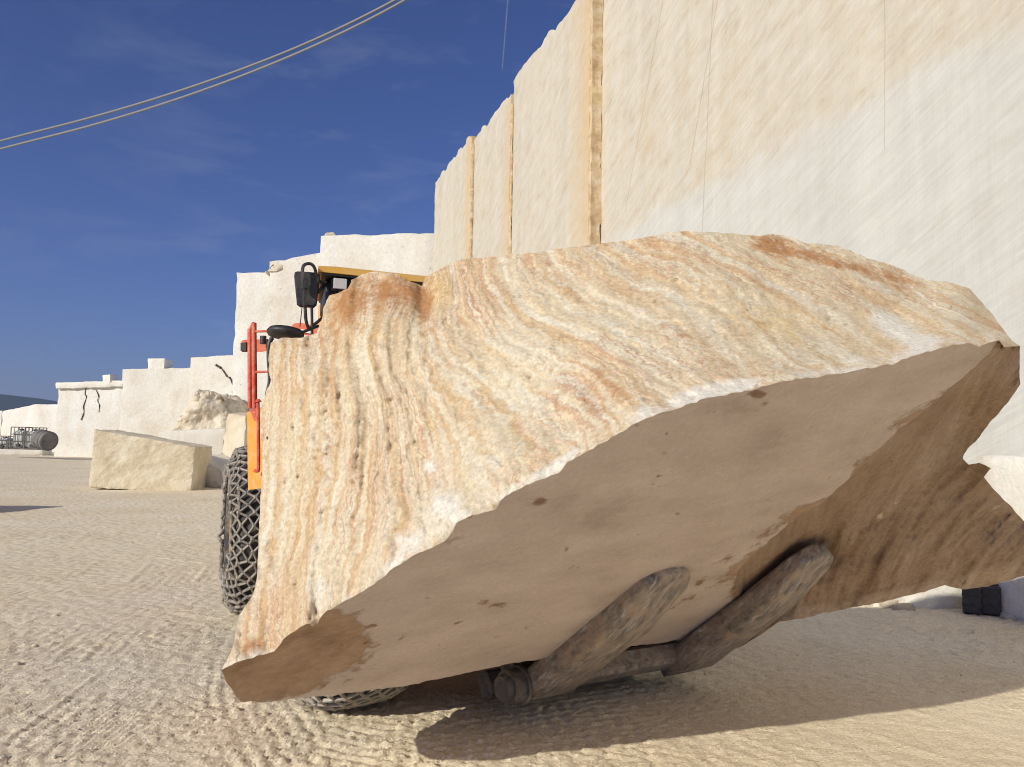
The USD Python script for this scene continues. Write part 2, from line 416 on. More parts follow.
def wall_material():
    n = {'g': ('geometry', {}),
         's': ('vector_math', {'math_type': 'dot_product', 'vector2': tuple(WD)}),
         'x': ('separate_xyz', {}), 'c': ('combine_xyz', {}), 'cc': ('combine_xyz', {}),
         # strata dipping away from the camera
         'm': ('mapping', {'rotation': (0, 0, math.radians(26)), 'scale': (1, 1, 1)}),
         'm2': ('mapping', {'scale': (1.7, 3.6, 1)}),
         'n': ('noise_texture', {'scale': 1.0, 'detail': 9.0, 'roughness': 0.72, 'distortion': 0.2}),
         'm4': ('mapping', {'scale': (0.9, 15.0, 1)}), 'n4': ('noise_texture', {'scale': 1.0, 'detail': 5.0, 'roughness': 0.7}), 'r4': ('map_range', {'from_min': 0.3, 'from_max': 0.7, 'to_min': 0.9, 'to_max': 1.07, 'clamp': True}), 's4': ('vector_math', {'math_type': 'scale'}),
         'up': ('rgb_ramp', {'ramp': [(0.28, (0.455, 0.385, 0.285)), (0.42, (0.54, 0.48, 0.38)), (0.52, (0.565, 0.52, 0.425)), (0.68, (0.59, 0.555, 0.48))]}),
         'lo': ('rgb_ramp', {'ramp': [(0.28, (0.515, 0.495, 0.435)), (0.45, (0.555, 0.545, 0.49)), (0.72, (0.585, 0.58, 0.53))]}),
         'wn': ('noise_texture', {'scale': 0.9, 'detail': 5.0}),
         'zz': ('math', {'math_type': 'multiply_add', 'value2': 0.7}),
         'zr': ('map_range', {'range_type': 'smoothstep', 'from_min': 6.55, 'from_max': 7.1, 'to_min': 0.0, 'to_max': 1.0, 'clamp': True}),
         'b': ('mix_color', {}),
         # vertical saw streaks
         'vm': ('mapping', {'scale': (1.5, 0.12, 1)}), 'vn': ('noise_texture', {'scale': 1.0, 'detail': 6.0, 'roughness': 0.7}),
         'vr': ('map_range', {'from_min': 0.3, 'from_max': 0.7, 'to_min': 0.91, 'to_max': 1.05, 'clamp': True}),
         'vs': ('vector_math', {'math_type': 'scale'}),
         # grey and ochre blotches
         'gn': ('noise_texture', {'scale': 0.9, 'detail': 9.0, 'roughness': 0.7}),
         'gm': ('mapping', {'scale': (1.0, 0.45, 1.0), 'rotation': (0, 0, math.radians(14))}),
         'gr': ('map_range', {'from_min': 0.52, 'from_max': 0.72, 'to_min': 0.0, 'to_max': 0.45, 'clamp': True}),
         'gc': ('mix_color', {'b': (0.52, 0.40, 0.24)}),
         # small pits
         'pm': ('mapping', {'scale': (3.0, 6.0, 1.0), 'rotation': (0, 0, math.radians(26))}),
         'pn': ('noise_texture', {'scale': 1.0, 'detail': 7.0, 'roughness': 0.8}),
         'pr': ('map_range', {'from_min': 0.665, 'from_max': 0.72, 'to_min': 0.0, 'to_max': 0.7, 'clamp': True}),
         'pc': ('mix_color', {'b': (0.24, 0.17, 0.1)}),
         'h': ('math', {'math_type': 'multiply_add', 'value2': -0.7}),
         'bp': ('bump', {'strength': 0.35, 'distance': 0.05}),
         'p': ('principled_bsdf', {'roughness': 0.92, 'specular_ior_level': 0.2})}
    l = [('g.position', 's.vector1'), ('g.position', 'x.vector'), ('s.value', 'c.x'), ('x.z', 'c.y'), ('c.vector', 'm.vector'), ('m.vector', 'm2.vector'), ('m2.vector', 'n.vector'),
         ('n.fac', 'up.fac'), ('n.fac', 'lo.fac'), ('c.vector', 'wn.vector'), ('wn.fac', 'zz.value1'), ('x.z', 'zz.value3'), ('zz.value', 'zr.value'), ('zr.result', 'b.fac'), ('lo.color', 'b.a'), ('up.color', 'b.b'),
         ('c.vector', 'vm.vector'), ('vm.vector', 'vn.vector'), ('vn.fac', 'vr.value'), ('m.vector', 'm4.vector'), ('m4.vector', 'n4.vector'), ('n4.fac', 'r4.value'), ('b.result', 's4.vector1'), ('r4.result', 's4.scale'), ('s4.vector', 'vs.vector1'), ('vr.result', 'vs.scale'),
         ('c.vector', 'gm.vector'), ('gm.vector', 'gn.vector'), ('gn.fac', 'gr.value'), ('vs.vector', 'gc.a')]
    # ochre staining that spreads from each vertical joint
    for i_, s_ in enumerate(js):
        n[f'j{i_}'] = ('math', {'math_type': 'subtract', 'value2': float(s_ + WB @ WD)})
        n[f'jr{i_}'] = ('map_range', {'from_min': 0.0, 'from_max': 1.3 if i_ == 0 else 0.9, 'to_min': 1.0, 'to_max': 0.0, 'clamp': True})
        n[f'jg{i_}'] = ('math', {'math_type': 'greater_than', 'value2': -0.02})
        n[f'jm{i_}'] = ('math', {'math_type': 'multiply'}); n[f'jn{i_}'] = ('math', {'math_type': 'multiply'})
        n[f'jc{i_}'] = ('mix_color', {'b': (0.56, 0.38, 0.17)})
        l += [('s.value', f'j{i_}.value1'), (f'j{i_}.value', f'jr{i_}.value'), (f'j{i_}.value', f'jg{i_}.value1'), (f'jr{i_}.result', f'jm{i_}.value1'), (f'jg{i_}.value', f'jm{i_}.value2'),
              (f'jm{i_}.value', f'jn{i_}.value1'), ('jnr.result', f'jn{i_}.value2'), (f'jn{i_}.value', f'jc{i_}.fac'), ('vs.vector' if i_ == 0 else f'jc{i_ - 1}.result', f'jc{i_}.a')]
    n['jnr'] = ('map_range', {'from_min': 0.35, 'from_max': 0.6, 'to_min': 0.0, 'to_max': 1.0, 'clamp': True})
    l = [q for q in l if q != ('vs.vector', 'gc.a')] + [('vn.fac', 'jnr.value'), (f'jc{len(js) - 1}.result', 'gc.a')]
    # blotches only strong above the bleached band
    n['gmul'] = ('math', {'math_type': 'multiply'}); n['zr2'] = ('map_range', {'from_min': 0, 'from_max': 1, 'to_min': 0.12, 'to_max': 1.0})
    l += [('zr.result', 'zr2.value'), ('gr.result', 'gmul.value1'), ('zr2.result', 'gmul.value2'), ('gmul.value', 'gc.fac'),
          ('c.vector', 'pm.vector'), ('pm.vector', 'pn.vector'), ('pn.fac', 'pr.value'), ('gc.result', 'pc.a'), ('pr.result', 'pc.fac')]
    prev = 'pc.result'
    # hairline cracks and old drill lines
    for i, (a, b2, w) in enumerate([((663, 0), (625, 212), 0.013), ((716, 10), (690, 165), 0.013), ((885, -40), (884, 150), 0.006), ((706, 150), (702, 236), 0.01)]):
        s0, z0 = on_wall(*a); s1, z1 = on_wall(*b2)
        s0 += WB @ WD; s1 += WB @ WD
        d = unit([s1 - s0, z1 - z0]); q = np.array([-d[1], d[0]])
        n[f'k{i}'] = ('vector_math', {'math_type': 'dot_product', 'vector2': (q[0], q[1], 0)})
        n[f'ka{i}'] = ('math', {'math_type': 'subtract', 'value2': float(q @ [s0, z0])})
        n[f'kn{i}'] = ('math', {'math_type': 'absolute'})
        n[f'kr{i}'] = ('map_range', {'from_min': w * 0.6, 'from_max': w * 1.6, 'to_min': 0.45, 'to_max': 0.0, 'clamp': True})
        n[f'kz{i}'] = ('math', {'math_type': 'greater_than', 'value2': float(min(z0, z1))})
        n[f'km{i}'] = ('math', {'math_type': 'multiply'})
        n[f'kc{i}'] = ('mix_color', {'b': (0.3, 0.22, 0.14)})
        l += [('cw.vector', f'k{i}.vector1'), (f'k{i}.value', f'ka{i}.value1'), (f'ka{i}.value', f'kn{i}.value1'), (f'kn{i}.value', f'kr{i}.value'), ('x.z', f'kz{i}.value1'),
              (f'kr{i}.result', f'km{i}.value1'), (f'kz{i}.value', f'km{i}.value2'), (f'km{i}.value', f'kc{i}.fac'), (prev, f'kc{i}.a')]
        prev = f'kc{i}.result'
    n['wob'] = ('noise_texture', {'scale': 1.2, 'detail': 4.0}); n['wv'] = ('vector_math', {'math_type': 'scale', 'scale': 0.05}); n['cw'] = ('vector_math', {'math_type': 'add'})
    n['ws'] = ('vector_math', {'math_type': 'subtract', 'vector2': (0.5, 0.5, 0.5)})
    l += [('c.vector', 'wob.vector'), ('wob.color', 'ws.vector1'), ('ws.vector', 'wv.vector1'), ('c.vector', 'cw.vector1'), ('wv.vector', 'cw.vector2'),
          (prev, 'p.base_color'), ('pr.result', 'h.value1'), ('vn.fac', 'h.value3'), ('h.value', 'bp.height'), ('bp.normal', 'p.normal')]
    return mat('wall_stone', n, l)


M_WALL = wall_material()
M_JOINT = stone('weathered_joint', [(0.3, (0.40, 0.27, 0.14)), (0.5, (0.56, 0.43, 0.26)), (0.7, (0.64, 0.54, 0.39))], scale=2.6, stretch=(1, 1, 1.6), pits=0.6)
M_WHITE = stone('bleached_travertine', [(0.3, (0.66, 0.61, 0.51)), (0.5, (0.74, 0.71, 0.63)), (0.7, (0.77, 0.75, 0.69))], scale=0.5, stretch=(1, 1, 0.6), pits=0.25, streak=((0.66, 0.55, 0.40), 0.5), stain=((0.60, 0.44, 0.26), 0.45))
M_FAR = stone('far_bench_travertine', [(0.3, (0.59, 0.53, 0.43)), (0.42, (0.67, 0.64, 0.565)), (0.58, (0.715, 0.695, 0.635)), (0.7, (0.74, 0.725, 0.67))], scale=0.45, stretch=(1, 1, 0.8), pits=0.5, streak=((0.62, 0.52, 0.38), 0.35), stain=((0.52, 0.40, 0.26), 0.35), fine=0.35, vscale=1.3, sscale=0.35, bump=0.9)
M_CREAM = stone('cream_travertine', [(0.3, (0.54, 0.44, 0.30)), (0.5, (0.66, 0.57, 0.42)), (0.7, (0.72, 0.65, 0.51))], scale=0.8, pits=0.4, bump=0.8)
M_OCHRE = stone('dusty_ochre_stone', [(0.3, (0.54, 0.45, 0.31)), (0.5, (0.66, 0.575, 0.42)), (0.7, (0.70, 0.635, 0.50))], scale=1.6, pits=0.3, bump=0.9)
M_RUBBLE = stone('brown_rubble', [(0.3, (0.48, 0.39, 0.27)), (0.5, (0.66, 0.575, 0.44)), (0.7, (0.74, 0.68, 0.57))], scale=2.0, pits=0.7, bump=1.0)

wall = thing('quarry_wall', 'towering sawn cream travertine quarry wall with ochre vertical joints, behind the lifted boulder', 'quarry wall', WB)
ends = [-22.0, js[0], js[1], js[2], on_wall(434, 215, off=0.49)[0]]
tops = [13.0, 13.2, 12.75, 12.9]
for i in range(4):
    a, b, o, tz = ends[i], ends[i + 1], offs[i], tops[i]
    p = lambda s, n, z: WB + WD * s + WN * n + np.array([0, 0, z])
    c8 = [p(a, o, -0.4), p(b, o, -0.4), p(b, -14, -0.4), p(a, -14, -0.4), p(a, o, tz), p(b, o, tz), p(b, -14, tz), p(a, -14, tz)]
    c8 = [c8[k] for k in (0, 3, 2, 1, 4, 7, 6, 5)]
    L = b - a

    def jag(P, U, i=i):
        top = U[:, 2] > 0.8
        s = (P - WB) @ WD
        k = np.floor(s / 0.55)
        dz = 0.22 * (fbm(np.stack([s * 1.5, 0 * s + i, 0 * s], -1), 4, 5) - 0.5) - 0.10 * (noise(np.stack([k, 0 * k, 0 * k], -1), 3) > 0.6)
        P = P.copy(); P[:, 2] += np.where(top, (U[:, 2] - 0.8) / 0.2 * dz, 0)
        return P
    me = rough_hexa(c8, (12, max(8, int(L / 0.16)), 80), amp=0.008, freq=1.2, chip=0.06, seed=40 + i, jag=jag)
    obj('rock_face', me, M_WALL, wall, smooth=35)
for i in range(1, 4):                          # the weathered return of each joint
    a = ends[i]; o0, o1 = offs[i - 1] + 0.02, offs[i] - 0.05
    c8 = [WB + WD * (a - d) + WN * n + np.array([0, 0, z]) for z in (-0.2, tops[i] - 0.5) for d, n in ((0.08, o0), (0.08, o1), (-0.03, o1), (-0.03, o0))]
    obj('joint_face', rough_hexa(c8, (3, 4, 120), amp=0.07, freq=2.2, chip=0.07, seed=60 + i), M_JOINT, wall, label='ochre weathered return of a vertical joint')

# ---------------------------------------------------------------- far benches of the quarry


def bench(name, label, pieces, depth, m, category='quarry wall', group=None):
    """A sawn rock bench facing the camera: pieces are (left px, top-left py, right px, top-right py, bottom py, distance left, distance right)."""
    a = at(pieces[0][0], pieces[0][1], pieces[0][5]); a[2] = 0
    t = thing(name, label, category, a, group)
    for k, (x0, t0, x1, t1, yl, yr) in enumerate(pieces):
        A, B = at(x0, t0, yl), at(x1, t1, yr)
        d = unit((B - A) * [1, 1, 0]); back = np.array([-d[1], d[0], 0]) * depth
        if back[1] < 0:
            back = -back
        za, zb = A[2], B[2]
        A0, B0 = A * [1, 1, 0] - [0, 0, 0.4], B * [1, 1, 0] - [0, 0, 0.4]
        c8 = [A0, B0, B0 + back, A0 + back, A0 * [1, 1, 0] + [0, 0, za], B0 * [1, 1, 0] + [0, 0, zb], (B0 + back) * [1, 1, 0] + [0, 0, zb], (A0 + back) * [1, 1, 0] + [0, 0, za]]
        L = np.linalg.norm(B - A); st = 0.3
        obj('rock_face', rough_hexa(c8, (max(4, int(L / st)), max(3, int(depth / 0.6)), max(4, int(max(za, zb) / st))), amp=0.055, freq=1.5, chip=0.10, seed=3 + k + abs(int(x0))), m, t, smooth=40)
    return t


bench('quarry_wall', 'tall white stepped quarry wall rising behind the loader cab', [(236, 272, 273, 271, 33.9, 33.9), (269, 261, 322, 252, 33.6, 33.6), (320, 235, 440, 232, 33.3, 33.3)], 10, M_FAR)
bench('quarry_wall', 'mid-height white quarry bench with a small square block on top and a dark crack at its right end', [(122, 369, 193, 367, 43.5, 43.5), (190, 357, 243, 354, 43.1, 42.9)], 9, M_FAR)
bench('quarry_wall', 'low white quarry bench with an overhanging top slab and dark vertical cracks', [(58, 383, 123, 381, 54.0, 53.5)], 9, M_FAR)
bench('quarry_wall', 'lowest cream quarry bench at the far left, below the dark hill', [(-60, 417, 2, 410, 70.0, 69.0), (2, 411, 36, 404, 69.0, 68.0), (35, 404, 62, 404, 67.5, 67.0)], 9, M_FAR)


def loose_block(name, label, px, yd, m, depth=0.7, seg=(10, 8, 8), amp=0.05, chip=0.08, freq=1.6, seed=1, category='stone block', zbot=None, zoff=0.0, skew=(0, 0), kind=None, smooth=35):
    """A block seen by the camera as the four front corners px = [bottom left, bottom right, top right, top left], standing at distance yd (left, right)."""
    bl, br, tr, tl = px
    A, B = at(*bl, yd[0]), at(*br, yd[1]); D, C = at(*tl, yd[0]), at(*tr, yd[1])
    if zbot is not None:
        A[2] = B[2] = zbot
    d = unit((B - A) * [1, 1, 0]); back = np.array([-d[1], d[0], 0]) * depth
    if back[1] < 0:
        back = -back
    back2 = back + np.array([skew[0], 0, skew[1]])
    c8 = [A, B, B + back, A + back, D, C, C + back2, D + back2]
    me = rough_hexa(c8, seg, amp, freq, chip, seed)
    t = obj(name, me, m, None, smooth=smooth)
    tag(t, label, category, kind=kind)
    return t


loose_block('stone_block', 'small square white block perched on the mid-height bench', [(147, 370), (164, 370), (165, 358), (147, 358)], (43.9, 43.9), M_WHITE, 1.2)
loose_block('stone_block', 'tiny white block perched on the low bench with dark cracks', [(102, 382), (110, 382), (110, 374), (102, 375)], (53.5, 53.2), M_WHITE, 0.7)
loose_block('rock_slab', 'thin overhanging slab along the top of the low cracked bench', [(55, 389), (123, 387), (123, 380), (55, 382)], (53.7, 53.2), M_WHITE, 5.0, (24, 8, 4), 0.06, 0.1)
loose_block('rubble_heap', 'dark rubble lying on the tall wall behind the cab', [(321, 237), (337, 236), (334, 231), (325, 232)], (33.8, 33.8), M_RUBBLE, 1.0, seed=5, chip=0.2, amp=0.2, category='rubble')
loose_block('rubble_heap', 'broken brown rubble on the middle step of the tall wall', [(262, 273), (300, 270), (296, 256), (272, 262)], (33.5, 33.5), M_RUBBLE, 1.6, (14, 6, 8), seed=6, chip=0.35, amp=0.25, category='rubble')
loose_block('stone_block', 'wide dusty ochre block with a sloping top on the quarry floor', [(88, 488), (191, 494), (196, 447), (94, 429)], (23.2, 23.6), M_OCHRE, 2.1, (110, 40, 66), 0.05, 0.06, 3.2, seed=11, smooth=30)
loose_block('stone_block', 'white sawn block lying behind the dusty ochre block', [(150, 478), (222, 480), (226, 428), (158, 431)], (27.5, 27.8), M_WHITE, 3.0, (24, 12, 16), 0.05, 0.08, 1.2, seed=12)
loose_block('boulder', 'grey white wedge of stone leaning at the foot of the white sawn block', [(186, 492), (224, 488), (222, 470), (190, 452)], (25.5, 25.0), M_WHITE, 1.6, (16, 10, 12), 0.16, 0.2, 1.5, seed=13, category='boulder')
loose_block('boulder', 'rough brown-topped hump of broken rock heaped behind the white sawn block', [(140, 458), (262, 462), (219, 393), (196, 390)], (30.5, 30.8), M_RUBBLE, 4.0, (90, 40, 60), 0.42, 0.40, 1.3, seed=14, smooth=25, category='boulder', zbot=-0.2)
loose_block('boulder', 'tilted cream slab of rock right beside the chained rear wheel', [(205, 498), (243, 500), (245, 412), (226, 410)], (27.0, 26.4), M_CREAM, 2.2, (16, 10, 22), 0.2, 0.25, 1.1, seed=15, category='boulder')

# dark cracks of the benches, real gaps filled with dark stone standing a little proud of the face
M_DARK = plain('dark_crack', (0.05, 0.04, 0.03), 0.9, dirt_amount=0.15)
for pts, y, w, lab in (([(216, 365), (222, 369), (227, 376), (231, 379), (234, 388), (233, 394), (235, 402), (234, 408)], 42.95, 0.055, 'black zigzag crack at the right end of the mid-height bench'),
                       ([(86, 388), (85, 394), (86.5, 397), (83.5, 406), (84, 412), (81, 420)], 53.76, 0.032, 'left one of two dark cracks in the low bench'),
                       ([(96, 390), (98.5, 396), (97.5, 401), (99.5, 405), (99, 412)], 53.64, 0.028, 'right one of two dark cracks in the low bench')):
    P = bend(np.array([at(a, b, y) for a, b in pts]), 3)
    tag(obj('crack', tube(P, w * rng.uniform(0.45, 1.5, len(P)), 6), M_DARK), lab, 'crack')

# far hill
hx = np.linspace(-1500, 500, 120); hy = np.linspace(0, 500, 26)
HX, HY = np.meshgrid(hx, hy, indexing='ij')
prof = np.interp(HX, [-1500, -1290, -1220, -1160, -1100, -1000, -600, 500], [100, 97, 90, 80, 72, 66, 40, 10])
HZm = prof * np.sin(np.clip(HY / 420, 0, 1) * np.pi / 2) * (1 + 0.12 * (fbm(np.stack([HX / 90, HY / 90, 0 * HX], -1), 5, 77) - 0.5)) - 3
HP = np.stack([HX, HY + 1480, HZm], -1).reshape(-1, 3)
ii = np.arange(len(hx) * len(hy)).reshape(len(hx), len(hy))
HF = np.concatenate([np.stack([ii[:-1, :-1], ii[1:, :-1], ii[1:, 1:]], -1).reshape(-1, 3), np.stack([ii[:-1, :-1], ii[1:, 1:], ii[:-1, 1:]], -1).reshape(-1, 3)])
M_HILL = mat('hill_forest', {'g': ('geometry', {}), 'n': ('noise_texture', {'scale': 0.03, 'detail': 8.0, 'roughness': 0.7}),
                             'r': ('rgb_ramp', {'ramp': [(0.3, (0.015, 0.025, 0.02)), (0.6, (0.035, 0.05, 0.03)), (0.8, (0.07, 0.075, 0.045))]}), 'p': ('principled_bsdf', {'roughness': 1.0, 'specular_ior_level': 0.0})},
             [('g.position', 'n.vector'), ('n.fac', 'r.fac'), ('r.color', 'p.base_color')])
tag(obj('hills', trimesh.Trimesh(HP, HF, process=False), M_HILL, smooth=True), kind='structure')

# ---------------------------------------------------------------- the lifted block of travertine
PLANE = np.array([-0.2958844422257598, 0.413587968549219, 0.6548899736452842])     # flat underside: PLANE . (P - CAM) = 1


def jitter(pts, step=3.0, amp=1.2, seed=0, fine=0.6):
    """Densify a pixel polyline and make it ragged; its ends stay."""
    P = np.asarray(pts, float); out = []
    for a, b in zip(P[:-1], P[1:]):
        n = max(1, int(np.linalg.norm(b - a) / step))
        out += [a + (b - a) * k / n for k in range(n)]
    out = np.array(out + [P[-1]])
    t = np.gradient(out, axis=0); t /= np.maximum(np.linalg.norm(t, axis=1)[:, None], 1e-9); nn = np.stack([-t[:, 1], t[:, 0]], 1)
    s = np.arange(len(out)) * step
    o = amp * 2 * (fbm(np.stack([s / 22, 0 * s + seed, 0 * s], -1), 4, seed) - 0.5) + fine * 2 * (noise(np.stack([s / 5, 0 * s + seed, 0 * s], -1), seed + 3) - 0.5)
    o *= np.clip(np.minimum(np.arange(len(o)), len(o) - 1 - np.arange(len(o))) / 3, 0, 1)
    return out + nn * o[:, None]


C0, TIP = (221.5, 670), (999, 340)            # lower left corner, right spike
JUN = (741, 600)                               # where underside, broken side and lower edge meet
ridge = jitter([C0, (235, 663), (253, 657.5), (274, 652), (284, 640), (297.5, 629), (310, 623), (312, 627), (317.5, 623), (327.5, 611), (342, 602), (364, 591), (375, 584), (388, 573), (408, 560), (420, 552), (444, 543), (450, 535), (457, 523), (472, 515),
                (494.6, 510), (504.6, 496), (535, 482), (558, 472), (569, 462), (598, 446), (641, 421), (700, 400), (749, 391), (789, 380), (855, 371), (891, 364), (930, 351), (968, 342), (980, 346), TIP], 2.2, 1.1, 1, 1.0)
left_top = jitter([C0, (233, 647), (239, 616), (253, 596), (257, 577), (259, 541), (259, 522), (262, 459), (261, 420), (264, 400), (271, 380), (268, 360), (271, 343), (282, 338), (300, 337), (317, 333), (321, 322), (324, 307), (330, 296), (347, 289), (352, 279), (360, 274.5), (376, 271), (395, 273), (412, 282), (422, 286),
                   (425, 277), (437, 270), (445, 266), (462, 259), (503, 256), (547, 251), (592, 245), (633, 240), (664, 233), (689, 230.5), (734, 234), (756, 236), (773, 234), (790, 237), (805, 242), (839, 246), (865, 257.5), (895, 267), (925, 280), (951, 283), (970, 289), (981, 301), (994, 317), (1005, 332), (1012, 341), (1020, 346)], 3, 1.3, 2)
tip_c = jitter([TIP, (1004, 347), (1020, 346)], 3, 0.2, 3, 0.2)
right_edge = jitter([(1020, 346), (1020, 384), (1007, 404), (988, 424), (980, 437), (968, 449), (964, 458), (969, 464), (979, 462), (992, 468), (985, 477), (990, 484), (1000, 496), (1012, 508), (1024, 521), (1060, 548), (1064, 562), (1048, 571), (1024, 576), (990, 586), (962, 589), (945, 585), (930, 590), (900, 598), (855, 607), (815, 615), (780, 622), (752, 640), (728, 652)], 3, 1.2, 4)
jag_bc = jitter([TIP, (990, 353), (975, 366), (948, 389), (922, 413), (891, 437), (855, 473), (820, 504), (789, 522), (762, 548), (742, 566), (733, 586), JUN], 3, 1.8, 5)
low_c = jitter([JUN, (734, 622), (728, 652)], 3, 0.5, 6)
low_b = jitter([C0, (228, 684), (241, 702), (265, 702), (290, 699), (350, 693), (400, 687), (450, 677), (500, 666), (560, 656), (640, 645), (690, 639), (712, 625), JUN], 3, 1.0, 7)

polyA = np.vstack([ridge[:-1], tip_c[:-1], left_top[::-1][:-1]])
polyB = np.vstack([ridge[:-1], jag_bc[:-1], low_b[::-1][:-1]])
polyC = np.vstack([tip_c[:-1], right_edge[:-1], low_c[::-1][:-1], jag_bc[::-1][:-1]])
outline = np.vstack([left_top[:-1], right_edge[:-1], low_c[::-1][:-1], low_b[::-1][:-1]])


def plane_depth(P):
    return 1.0 / (rays(P) @ PLANE)


def triangulate(poly, step, extra=None):
    pg = Polygon(poly).buffer(0)
    x0, y0, x1, y1 = pg.bounds
    gx, gy = np.meshgrid(np.arange(x0, x1, step), np.arange(y0, y1, step * 0.866), indexing='ij')
    gx = gx + (np.arange(gx.shape[1]) % 2)[None, :] * step / 2
    g = np.stack([gx.ravel(), gy.ravel()], 1) + rng.uniform(-.22, .22, (gx.size, 2)) * step
    g = g[shapely.contains_xy(pg, g[:, 0], g[:, 1])]
    d, _ = cKDTree(poly).query(g)
    g = g[d > 0.6 * min(step, 3.0)]
    P = np.vstack([poly, g])
    T = Delaunay(P).simplices
    c = P[T].mean(1)
    keep = shapely.contains_xy(pg, c[:, 0], c[:, 1])
    e1, e2 = P[T[:, 1]] - P[T[:, 0]], P[T[:, 2]] - P[T[:, 0]]
    cr = e1[:, 0] * e2[:, 1] - e1[:, 1] * e2[:, 0]
    T = np.where((cr < 0)[:, None], T, T[:, [0, 2, 1]])[keep & (np.abs(cr) > 1e-6)]
    return P, T


def rbf(pts, val, smooth=0.0, kernel='thin_plate_spline'):
    pts = np.asarray(pts, float)
    pts, i = np.unique(np.round(pts, 2), axis=0, return_index=True)
    return RBFInterpolator(pts / 100, np.asarray(val, float)[i], smoothing=smooth, kernel=kernel, neighbors=None)


# how far each point of the outline and of the faces lies from the camera plane (metres along y)
ctrlA = [(239, 616, 3.42), (259, 541, 3.62), (262, 459, 3.82), (266, 400, 3.92), (272, 343, 4.02), (300, 337, 4.0), (321, 322, 4.02), (347, 289, 4.08), (385, 272, 4.1), (420, 285, 3.98), (437, 270, 4.02), (503, 256, 3.98), (592, 245, 3.92), (664, 233, 3.95), (734, 234, 4.0), (805, 242, 4.08), (865, 257, 4.1), (925, 280, 4.12), (970, 289, 4.15), (1000, 325, 4.0), (1020, 346, 3.72),
         (300, 560, 3.36), (300, 450, 3.55), (300, 390, 3.70), (345, 480, 3.36), (350, 400, 3.55), (360, 320, 3.82), (415, 320, 3.76), (420, 400, 3.46), (430, 480, 3.20), (480, 330, 3.60), (520, 400, 3.26), (560, 320, 3.50), (640, 330, 3.36), (700, 290, 3.56), (760, 330, 3.32), (840, 310, 3.58), (920, 320, 3.66)]
rs = ridge[::6]
ctrlA = [(a, b, c - 0.14) for a, b, c in ctrlA]
DA = rbf(np.vstack([np.array(ctrlA)[:, :2], rs]), np.concatenate([np.array(ctrlA)[:, 2], plane_depth(rs)]), 0.0008)
ctrlC = [(1012, 342, 3.62), (1020, 384, 3.95), (988, 424, 4.35), (964, 458, 4.65), (992, 468, 4.55), (1000, 496, 4.95), (1024, 521, 5.2), (1060, 548, 5.35), (1064, 562, 5.4), (1024, 576, 5.45), (962, 589, 5.5), (930, 590, 5.42), (855, 607, 5.35), (780, 622, 5.3), (728, 652, 5.45),
         (960, 400, 4.02), (930, 460, 4.42), (880, 500, 4.66), (860, 560, 5.0), (940, 540, 5.0), (1000, 540, 5.16), (820, 540, 4.95), (800, 590, 5.2), (770, 600, 5.32)]
jb = np.vstack([jag_bc[::5], low_c[:1]])
ctrlC = [(a, b, c - 0.13) for a, b, c in ctrlC]
DC = rbf(np.vstack([np.array(ctrlC)[:, :2], jb]), np.concatenate([np.array(ctrlC)[:, 2], plane_depth(jb)]), 0.0008)


def edge_fade(P, poly, w):
    d, _ = cKDTree(poly).query(P)
    return np.clip(d / w, 0, 1)


def world(P, D):
    return CAM + rays(P) * D[:, None]


# strata: lines of equal bedding on the rough crust, drawn in the plane of the picture and carried by the stone as a coordinate
beds = [(0.0, [(240, 640), (258, 520), (262, 430), (268, 345)]), (1.2, [(285, 630), (296, 520), (300, 430), (302, 345)]), (2.3, [(322, 610), (333, 500), (335, 400), (335, 300)]),
        (3.3, [(352, 590), (370, 490), (374, 400), (372, 280)]), (4.4, [(420, 550), (412, 470), (395, 380), (402, 285)]), (5.4, [(470, 515), (450, 450), (420, 380), (424, 300)]), (6.2, [(543, 475), (505, 418), (462, 372), (433, 335), (440, 275)]),
        (7.4, [(619, 425), (583, 378), (511, 346), (480, 310), (465, 265)]), (8.6, [(700, 398), (664, 374), (592, 337), (529, 301), (511, 258)]), (9.8, [(760, 385), (720, 355), (664, 310), (619, 287), (574, 250)]),
        (11.0, [(850, 370), (800, 335), (740, 285), (690, 255), (640, 241)]), (12.2, [(930, 348), (880, 318), (820, 280), (760, 252), (720, 235)]), (13.4, [(985, 338), (950, 318), (900, 292), (850, 262), (800, 243)])]
SB = rbf([p for s, l in beds for p in l], [s for s, l in beds for p in l], 0.01)


def blot(P, spots):
    v = np.zeros(len(P))
    for x, y, sx, sy, ang, w in spots:
        c, s = math.cos(math.radians(ang)), math.sin(math.radians(ang))
        dx, dy = P[:, 0] - x, P[:, 1] - y
        v += w * np.exp(-((dx * c + dy * s) / sx) ** 2 - ((dy * c - dx * s) / sy) ** 2)
    return np.clip(v, 0, 1)


def grow_normals(V, T):
    fn = np.cross(V[T[:, 1]] - V[T[:, 0]], V[T[:, 2]] - V[T[:, 0]])
    n = np.zeros_like(V)
    for k in range(3):
        np.add.at(n, T[:, k], fn)
    return n / np.maximum(np.linalg.norm(n, axis=1)[:, None], 1e-12)


BLOCK_BASE = np.array([0.2, 4.4, 0.35])
block = thing('stone_block', 'huge raw travertine block with banded rough crust and flat brown underside, carried on loader forks', 'stone block', BLOCK_BASE)

